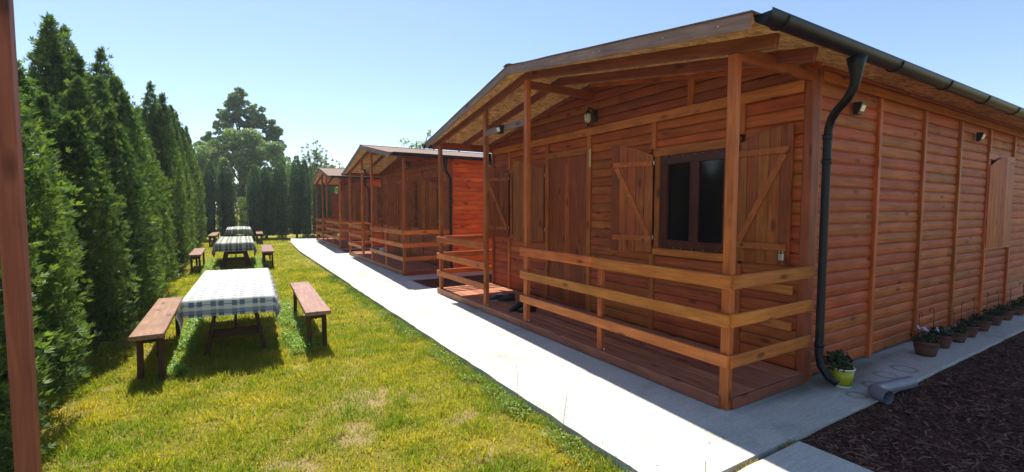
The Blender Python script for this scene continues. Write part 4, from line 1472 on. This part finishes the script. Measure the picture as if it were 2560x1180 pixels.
# the tall tree with tufts of leaves: at distance 46 m
rr = random.Random(12)
cl, lim = [], []
prof = [(-2.6, 5.6, 1.0), (-1.9, 6.4, 1.0), (-1.2, 8.6, .9), (-.9, 7.4, 1.0), (-.5, 9.8, .8), (.05, 11.2, .55), (.1, 10.2, .8), (.7, 9.2, 1.0), (.4, 7.9, 1.1), (1.5, 8.2, .9),
        (1.2, 9.9, .55), (1.7, 9.3, .5), (2.4, 8.8, .55), (2.6, 7.9, .55), (2.9, 8.4, .35), (2.2, 7.0, .8), (2.9, 6.4, .6), (-.1, 6.4, 1.2), (1.3, 6.6, 1.0), (-2.3, 7.3, .5), (-1.1, 9.6, .45), (-.4, 10.6, .4),
        (3.1, 7.2, .3), (3.0, 5.6, .45)]
for (x, z, r0) in prof:
    for k in range(20):
        a = rr.uniform(0, 6.28)
        q = rr.uniform(.1, 1.15) * r0
        yy = rr.uniform(-.9, .9) * (1.6 if abs(x) < 1.5 else .8)
        cl.append((x + q * math.cos(a), yy, z + q * math.sin(a), rr.uniform(.13, .30)))
    for k in range(7):
        cl.append((x * rr.uniform(.2, .95) + rr.uniform(-.35, .35), rr.uniform(-.8, .8), z - rr.uniform(.0, 1.0) * (1.2 if z < 9 else .5), rr.uniform(.14, .30)))
    lim.append(((0.02, 0, max(2.0, z - 1.8 - abs(x) * .4)), (x * .9, rr.uniform(-.4, .4), z)))
tree('broadleaf_tree', 'tall blue green tree with tufted crown rising above the far hedge', (.65, 46, -.1), 10.5, cl, lim, M['tree'], 1500, .105, 5)

# rounded dense shrub-tree in front of it
cl = []
for k in range(150):
    u, v = rr.uniform(-1, 1), rr.uniform(0, 1)
    x = u * 3.8
    zt = 7.75 * (1 - abs(u) ** 2.6 * .35) - .6 * max(0, u) ** 2
    cl.append((x, rr.uniform(-1.2, 1.2), 2.2 + (zt - 2.4) * v, rr.uniform(.35, .62)))
tree('broadleaf_tree', 'wide dense round-topped tree filling the gap above the end hedge', (.75, 41, -.1), 6.0, cl, [((0, 0, 2), (-2, 0, 4)), ((0, 0, 2), (2, 0, 4))], M['tree2'], 800, .12, 6)
cl = [(rr.uniform(-2.0, 2.0), rr.uniform(-1, 1), rr.uniform(2.2, 5.9), rr.uniform(.35, .6)) for _ in range(60)]
tree('broadleaf_tree', 'lower green tree at the left, between the long hedge and the round-topped tree', (-3.4, 40, -.1), 5.0, cl, [((0, 0, 2), (-1, 0, 4))], M['tree2'], 700, .11, 7)
cl = [(rr.uniform(-1.7, 1.7), rr.uniform(-1, 1), rr.uniform(1.5, 4.9), rr.uniform(.3, .5)) for _ in range(60)]
tree('broadleaf_tree', 'green tree right of the round-topped one, behind the end hedge', (5.4, 38, -.1), 4.4, cl, [((0, 0, 2), (1, 0, 4))], M['tree'], 620, .11, 8)
# pale twiggy shrub against the sky
cl, lim = [], []
for k in range(90):
    x = rr.gauss(0, .85); z = 2.2 + rr.random() * (3.2 - abs(x) * .9)
    cl.append((x, rr.uniform(-.5, .5), z, rr.uniform(.10, .24)))
for k in range(26):
    x = rr.uniform(-1.5, 1.5); z = 5.9 - abs(x) * .8 + rr.uniform(-.7, .35)
    lim.append(((x * .3, 0, 1.5), (x, rr.uniform(-.3, .3), z)))
    for q in range(5):
        f = .55 + q * .11
        cl.append((x * (.3 + .7 * f), 0, 1.5 + (z - 1.5) * f, .10))
tree('pale_shrub', 'pale green open shrub with thin upright shoots behind the far cabin', (4.65, 32, -.1), 4.6, cl, lim, M['pale'], 2300, .05, 9, .05, 'shrub')
cl = [(rr.uniform(-1.5, 2.0), rr.uniform(-.6, .6), rr.uniform(1.5, 4.7), rr.uniform(.25, .45)) for _ in range(60)]
tree('broadleaf_tree', 'dark green tree top just above the roof of the farthest cabin', (6.3, 34, -.1), 4.2, cl, [((0, 0, 2), (1, 0, 4))], M['tree'], 420, .08, 10)
cl = [(rr.uniform(-1.0, 1.1), rr.uniform(-.8, .8), rr.uniform(2.5, 6.2), rr.uniform(.3, .5)) for _ in range(60)] + [(.95 + rr.uniform(-.07, .07), 0, 6.2 + .12 * k, .14) for k in range(8)]
tree('broadleaf_tree', 'bright green tree showing over the second cabin roof, left of the big porch', (10.6, 30, -.1), 6.8, cl, [((0, 0, 3), (.9, 0, 6.9))], M['pale'], 420, .08, 13)
# light shrub in the gap of the end hedge
cl = [(rr.gauss(0, .22), rr.uniform(-.2, .2), rr.uniform(.2, 2.3), rr.uniform(.10, .22)) for _ in range(40)]
tree('pale_shrub', 'yellow green bush filling the gap between two columns of the end hedge', (.37, 29.6, -.06), 2.0, cl, [((0, 0, .5), (.2, 0, 2))], M['pale'], 2600, .035, 14, .03, 'shrub')

# low light foliage beneath the end hedge
n = 5000
cx = rng.uniform(-1.5, 5.2, n); cz = rng.random(n) ** 2 * .55
c = np.stack([cx, 28.55 + rng.normal(0, .18, n), GZ + cz], 1)
keep = vnoise(np.stack([cx, cx * 0], 1), .9, 4) > .5
c = c[keep]; n = len(c)
a = rng.normal(size=(n, 3)); a /= np.linalg.norm(a, axis=1)[:, None]
b = np.cross(a, rng.normal(size=(n, 3))); b /= np.linalg.norm(b, axis=1)[:, None]
s = .035
V = np.stack([c - a * s, c - b * s * .6, c + a * s, c + b * s * .6], 1).reshape(-1, 3)
o = link('undergrowth', tri_mesh('undergrowth', V, np.arange(4 * n).reshape(-1, 4), np.repeat(rng.random(n), 4)), M['pale'])
tag(o, 'pale leafy undergrowth along the foot of the end hedge', 'undergrowth', kind='stuff')

# ------------------------------------------------------------------ grass
def grass(name, n, x0, x1, y0, y1, hlo, hhi, wid, mat, label, cat, seed, dens=None, ypow=1.0, lean=.55):
    r = np.random.default_rng(seed)
    x = r.uniform(x0, x1, n)
    y = y0 + (y1 - y0) * r.random(n) ** ypow
    P2 = np.stack([x, y], 1)
    if dens is not None:
        k = dens(P2, r)
        P2 = P2[k]; x, y = P2[:, 0], P2[:, 1]; n = len(x)
    tuft = vnoise(P2, 2.2, seed + 1) * .6 + vnoise(P2, 6.0, seed + 2) * .4
    h = (hlo + (hhi - hlo) * np.clip(tuft * 1.5 - .25, 0, 1)) * r.uniform(.6, 1.3, n)
    a = r.uniform(0, 6.28, n)
    side = np.stack([np.cos(a), np.sin(a), a * 0], 1)
    la = r.uniform(0, 6.28, n)
    ln = np.abs(r.normal(0, lean, n)) + .1
    dl = np.stack([np.cos(la) * ln, np.sin(la) * ln, np.ones(n)], 1)
    dl /= np.linalg.norm(dl, axis=1)[:, None]
    dl2 = dl + np.stack([np.cos(la) * ln, np.sin(la) * ln, -ln * .5], 1)
    dl2 /= np.linalg.norm(dl2, axis=1)[:, None]
    w = (wid * r.uniform(.6, 1.3, n) * (1 + .10 * np.maximum(0, y - 5)))[:, None]
    c = np.stack([x, y, np.full(n, GZ - .022)], 1)
    p1 = c + dl * (h * .6)[:, None]
    p2 = p1 + dl2 * (h * .5)[:, None]
    V = np.stack([c - side * w, c + side * w, p1 + side * w * .8, p2, p1 - side * w * .8], 1).reshape(-1, 3)
    i = np.arange(n)[:, None] * 5
    F = i + np.array([[0, 1, 2, 4]])
    F3 = i + np.array([[4, 2, 3, 3]])
    # triangles for tips, quads split as triangles to stay uniform
    T = np.concatenate([i + np.array([[0, 1, 2]]), i + np.array([[0, 2, 4]]), i + np.array([[4, 2, 3]])])
    dry = vnoise(P2, .55, seed + 5) * .55 + vnoise(P2, 1.9, seed + 6) * .45
    sh = np.clip(r.random(n) * .75 - .08 + (dry - .38) * .7, 0, 1)
    o = link(name, tri_mesh(name, V, T, np.repeat(sh, 5)), mat)
    tag(o, label, cat, kind='stuff')
    return o
def bare(P2, r):
    b = vnoise(P2, .75, 90) * .5 + vnoise(P2, 2.1, 91) * .5
    P2 = P2 + np.stack([vnoise(P2, 2.3, 95) - .5, vnoise(P2, 2.3, 96) - .5], 1) * .35 + r.normal(0, .03, P2.shape)
    spots = np.zeros(len(P2))
    for (sx, sy, sr) in BARE:
        spots = np.maximum(spots, 1 - ((P2[:, 0] - sx) ** 2 + (P2[:, 1] - sy) ** 2) ** .5 / sr)
    p = np.clip(1.0 - (b > .62) * .6 - np.clip(spots * 1.2, 0, .85), .05, 1)
    return r.random(len(P2)) < p
grass('grass', 130000, -1.6, 2.06, 1.2, 6.5, .020, .085, .0030, M['grass'], 'short mown lawn grass, yellow green with dry patches, near the viewer', 'grass', 40, bare)
grass('grass', 80000, -1.6, 2.06, 6.5, 14, .020, .075, .0034, M['grass'], 'short mown lawn grass around the tables', 'grass', 41, bare)
grass('grass', 45000, -1.6, 2.3, 14, 30, .025, .055, .0040, M['grass'], 'short lawn grass at the far end toward the end hedge', 'grass', 42, bare)
grass('dry_grass', 30000, -1.3, 2.05, 1.2, 9, .015, .04, .0022, M['straw'], 'dry straw coloured grass among the green lawn', 'dry grass', 43, None, 1.0, 1.4)
def edge(P2, r):
    d = 2.03 - P2[:, 0]
    k = vnoise(np.stack([P2[:, 1], P2[:, 1] * 0], 1), .9, 44)
    return (r.random(len(P2)) < np.clip(1.1 - d / (.05 + .22 * k), 0, 1))
grass('edge_grass', 26000, 1.7, 2.09, 1.2, 12, (.04), .10, .0028, M['edge'], 'longer green grass along the edge of the concrete path', 'grass', 45, edge, 1.4)

def weeds(name, spots, n_per, label, seed, size=.016, hmax=.12, mat='weed'):
    r = np.random.default_rng(seed)
    C = []
    for (x0, x1, y0, y1, m) in spots:
        k = int(n_per * m)
        x = r.uniform(x0, x1, k); y = r.uniform(y0, y1, k)
        P2 = np.stack([x, y], 1)
        v = vnoise(P2, 2.0, seed)
        hh = hmax * np.clip(v * 1.6 - .2, .1, 1)
        C.append(np.stack([x, y, GZ + r.random(k) * hh], 1)[v > .33])
    c = np.concatenate(C); n = len(c)
    nn = np.stack([r.normal(0, .5, n), r.normal(0, .5, n), np.ones(n)], 1); nn /= np.linalg.norm(nn, axis=1)[:, None]
    a = np.cross(nn, r.normal(size=(n, 3))); a /= np.linalg.norm(a, axis=1)[:, None]
    b = np.cross(nn, a)
    s = size * r.uniform(.5, 1.4, n)[:, None]
    V = np.stack([c - a * s, c - b * s * .5, c + a * s + nn * s * .3, c + b * s * .5], 1).reshape(-1, 3)
    o = link(name, tri_mesh(name, V, np.arange(4 * n).reshape(-1, 4), np.repeat(r.random(n), 4)), M[mat])
    tag(o, label, 'weeds', kind='stuff')
weeds('weeds', [(-.60, -.42, 5.5, 8.6, .8), (.50, .80, 5.6, 9.0, 1.0), (-.75, -.35, 13.6, 17.5, .8), (.45, .85, 14.0, 17.5, .8)], 5200, 'bright green leafy weeds growing between tables and benches', 60)
weeds('weeds', [(1.86, 2.04, 1.6, 7.5, 1.0), (1.9, 2.04, 7.5, 20, .5)], 4200, 'small leafy weeds along the path edge', 61, .012, .07, 'edge')
# moss and grass in the slab joint
grass('joint_grass', 2500, 2.1, 3.3, 1.612, 1.662, .03, .085, .003, M['straw'], 'dry grass growing in the open joint between two slabs', 'grass', 70)

# a few tall dry stalks
for (x, y, h, lx, lb) in ((2.02, 2.62, .30, .05, 'single tall stalk at the path edge, middle one'), (2.03, 3.25, .34, -.01, 'single tall stalk at the path edge, left one'), (2.25, 1.60, .22, .02, 'tall dry stalk rising from the slab joint')):
    o = link('grass_stalk', tube_mesh([(0, 0, 0), (lx * .4, 0, h * .6), (lx, .01, h)], .0018, 4), M['weed'])
    o.location = (x, y, GZ)
    tag(o, lb, 'grass stalk', 'tall stalks by the path')

# ------------------------------------------------------------------ thin haze volume, added to stand in for lens flare
hz = bpy.data.materials.new('haze')
hz.use_nodes = True
hz.node_tree.nodes.clear()
ho = hz.node_tree.nodes.new('ShaderNodeOutputMaterial')
hv = hz.node_tree.nodes.new('ShaderNodeVolumePrincipled')
hv.inputs['Color'].default_value = (.80, .90, 1.0, 1)
hv.inputs['Density'].default_value = 0.0009
hv.inputs['Anisotropy'].default_value = 0.35
hz.node_tree.links.new(hv.outputs[0], ho.inputs['Volume'])
X0, X1, Y0, Y1, Z0, Z1 = -60, 70, -30, 75, -1.2, 13.5
hm = make_mesh('haze', [(x, y, z) for z in (Z0, Z1) for x, y in ((X0, Y0), (X1, Y0), (X1, Y1), (X0, Y1))],
               [(0, 3, 2, 1), (4, 5, 6, 7), (0, 1, 5, 4), (1, 2, 6, 5), (2, 3, 7, 6), (3, 0, 4, 7)])
ho_ = link('haze', hm, hz)
ho_['kind'] = 'stuff'

# dirt crumbs and dry clippings on the path
n = 350
cx = np.where(rng.random(n) < .55, 2.08 + np.abs(rng.normal(0, .10, n)), rng.uniform(2.1, 3.25, n))
cyy = .8 + 14 * rng.random(n) ** 1.6
c = np.stack([cx, cyy, np.full(n, .003)], 1)
a = rng.uniform(0, 6.28, n); L = rng.uniform(.002, .009, n); W = rng.uniform(.001, .0028, n)
d = np.stack([np.cos(a), np.sin(a), rng.normal(0, .15, n)], 1); q = np.stack([-np.sin(a), np.cos(a), a * 0], 1)
V = np.stack([c - d * L[:, None] - q * W[:, None], c + d * L[:, None] - q * W[:, None], c + d * L[:, None] + q * W[:, None], c - d * L[:, None] + q * W[:, None]], 1).reshape(-1, 3)
o = link('path_litter', tri_mesh('path_litter', V, np.arange(4 * n).reshape(-1, 4), np.repeat(rng.random(n), 4)), M['chip'])
tag(o, 'small dry clippings and crumbs scattered on the concrete path', 'litter', kind='stuff')
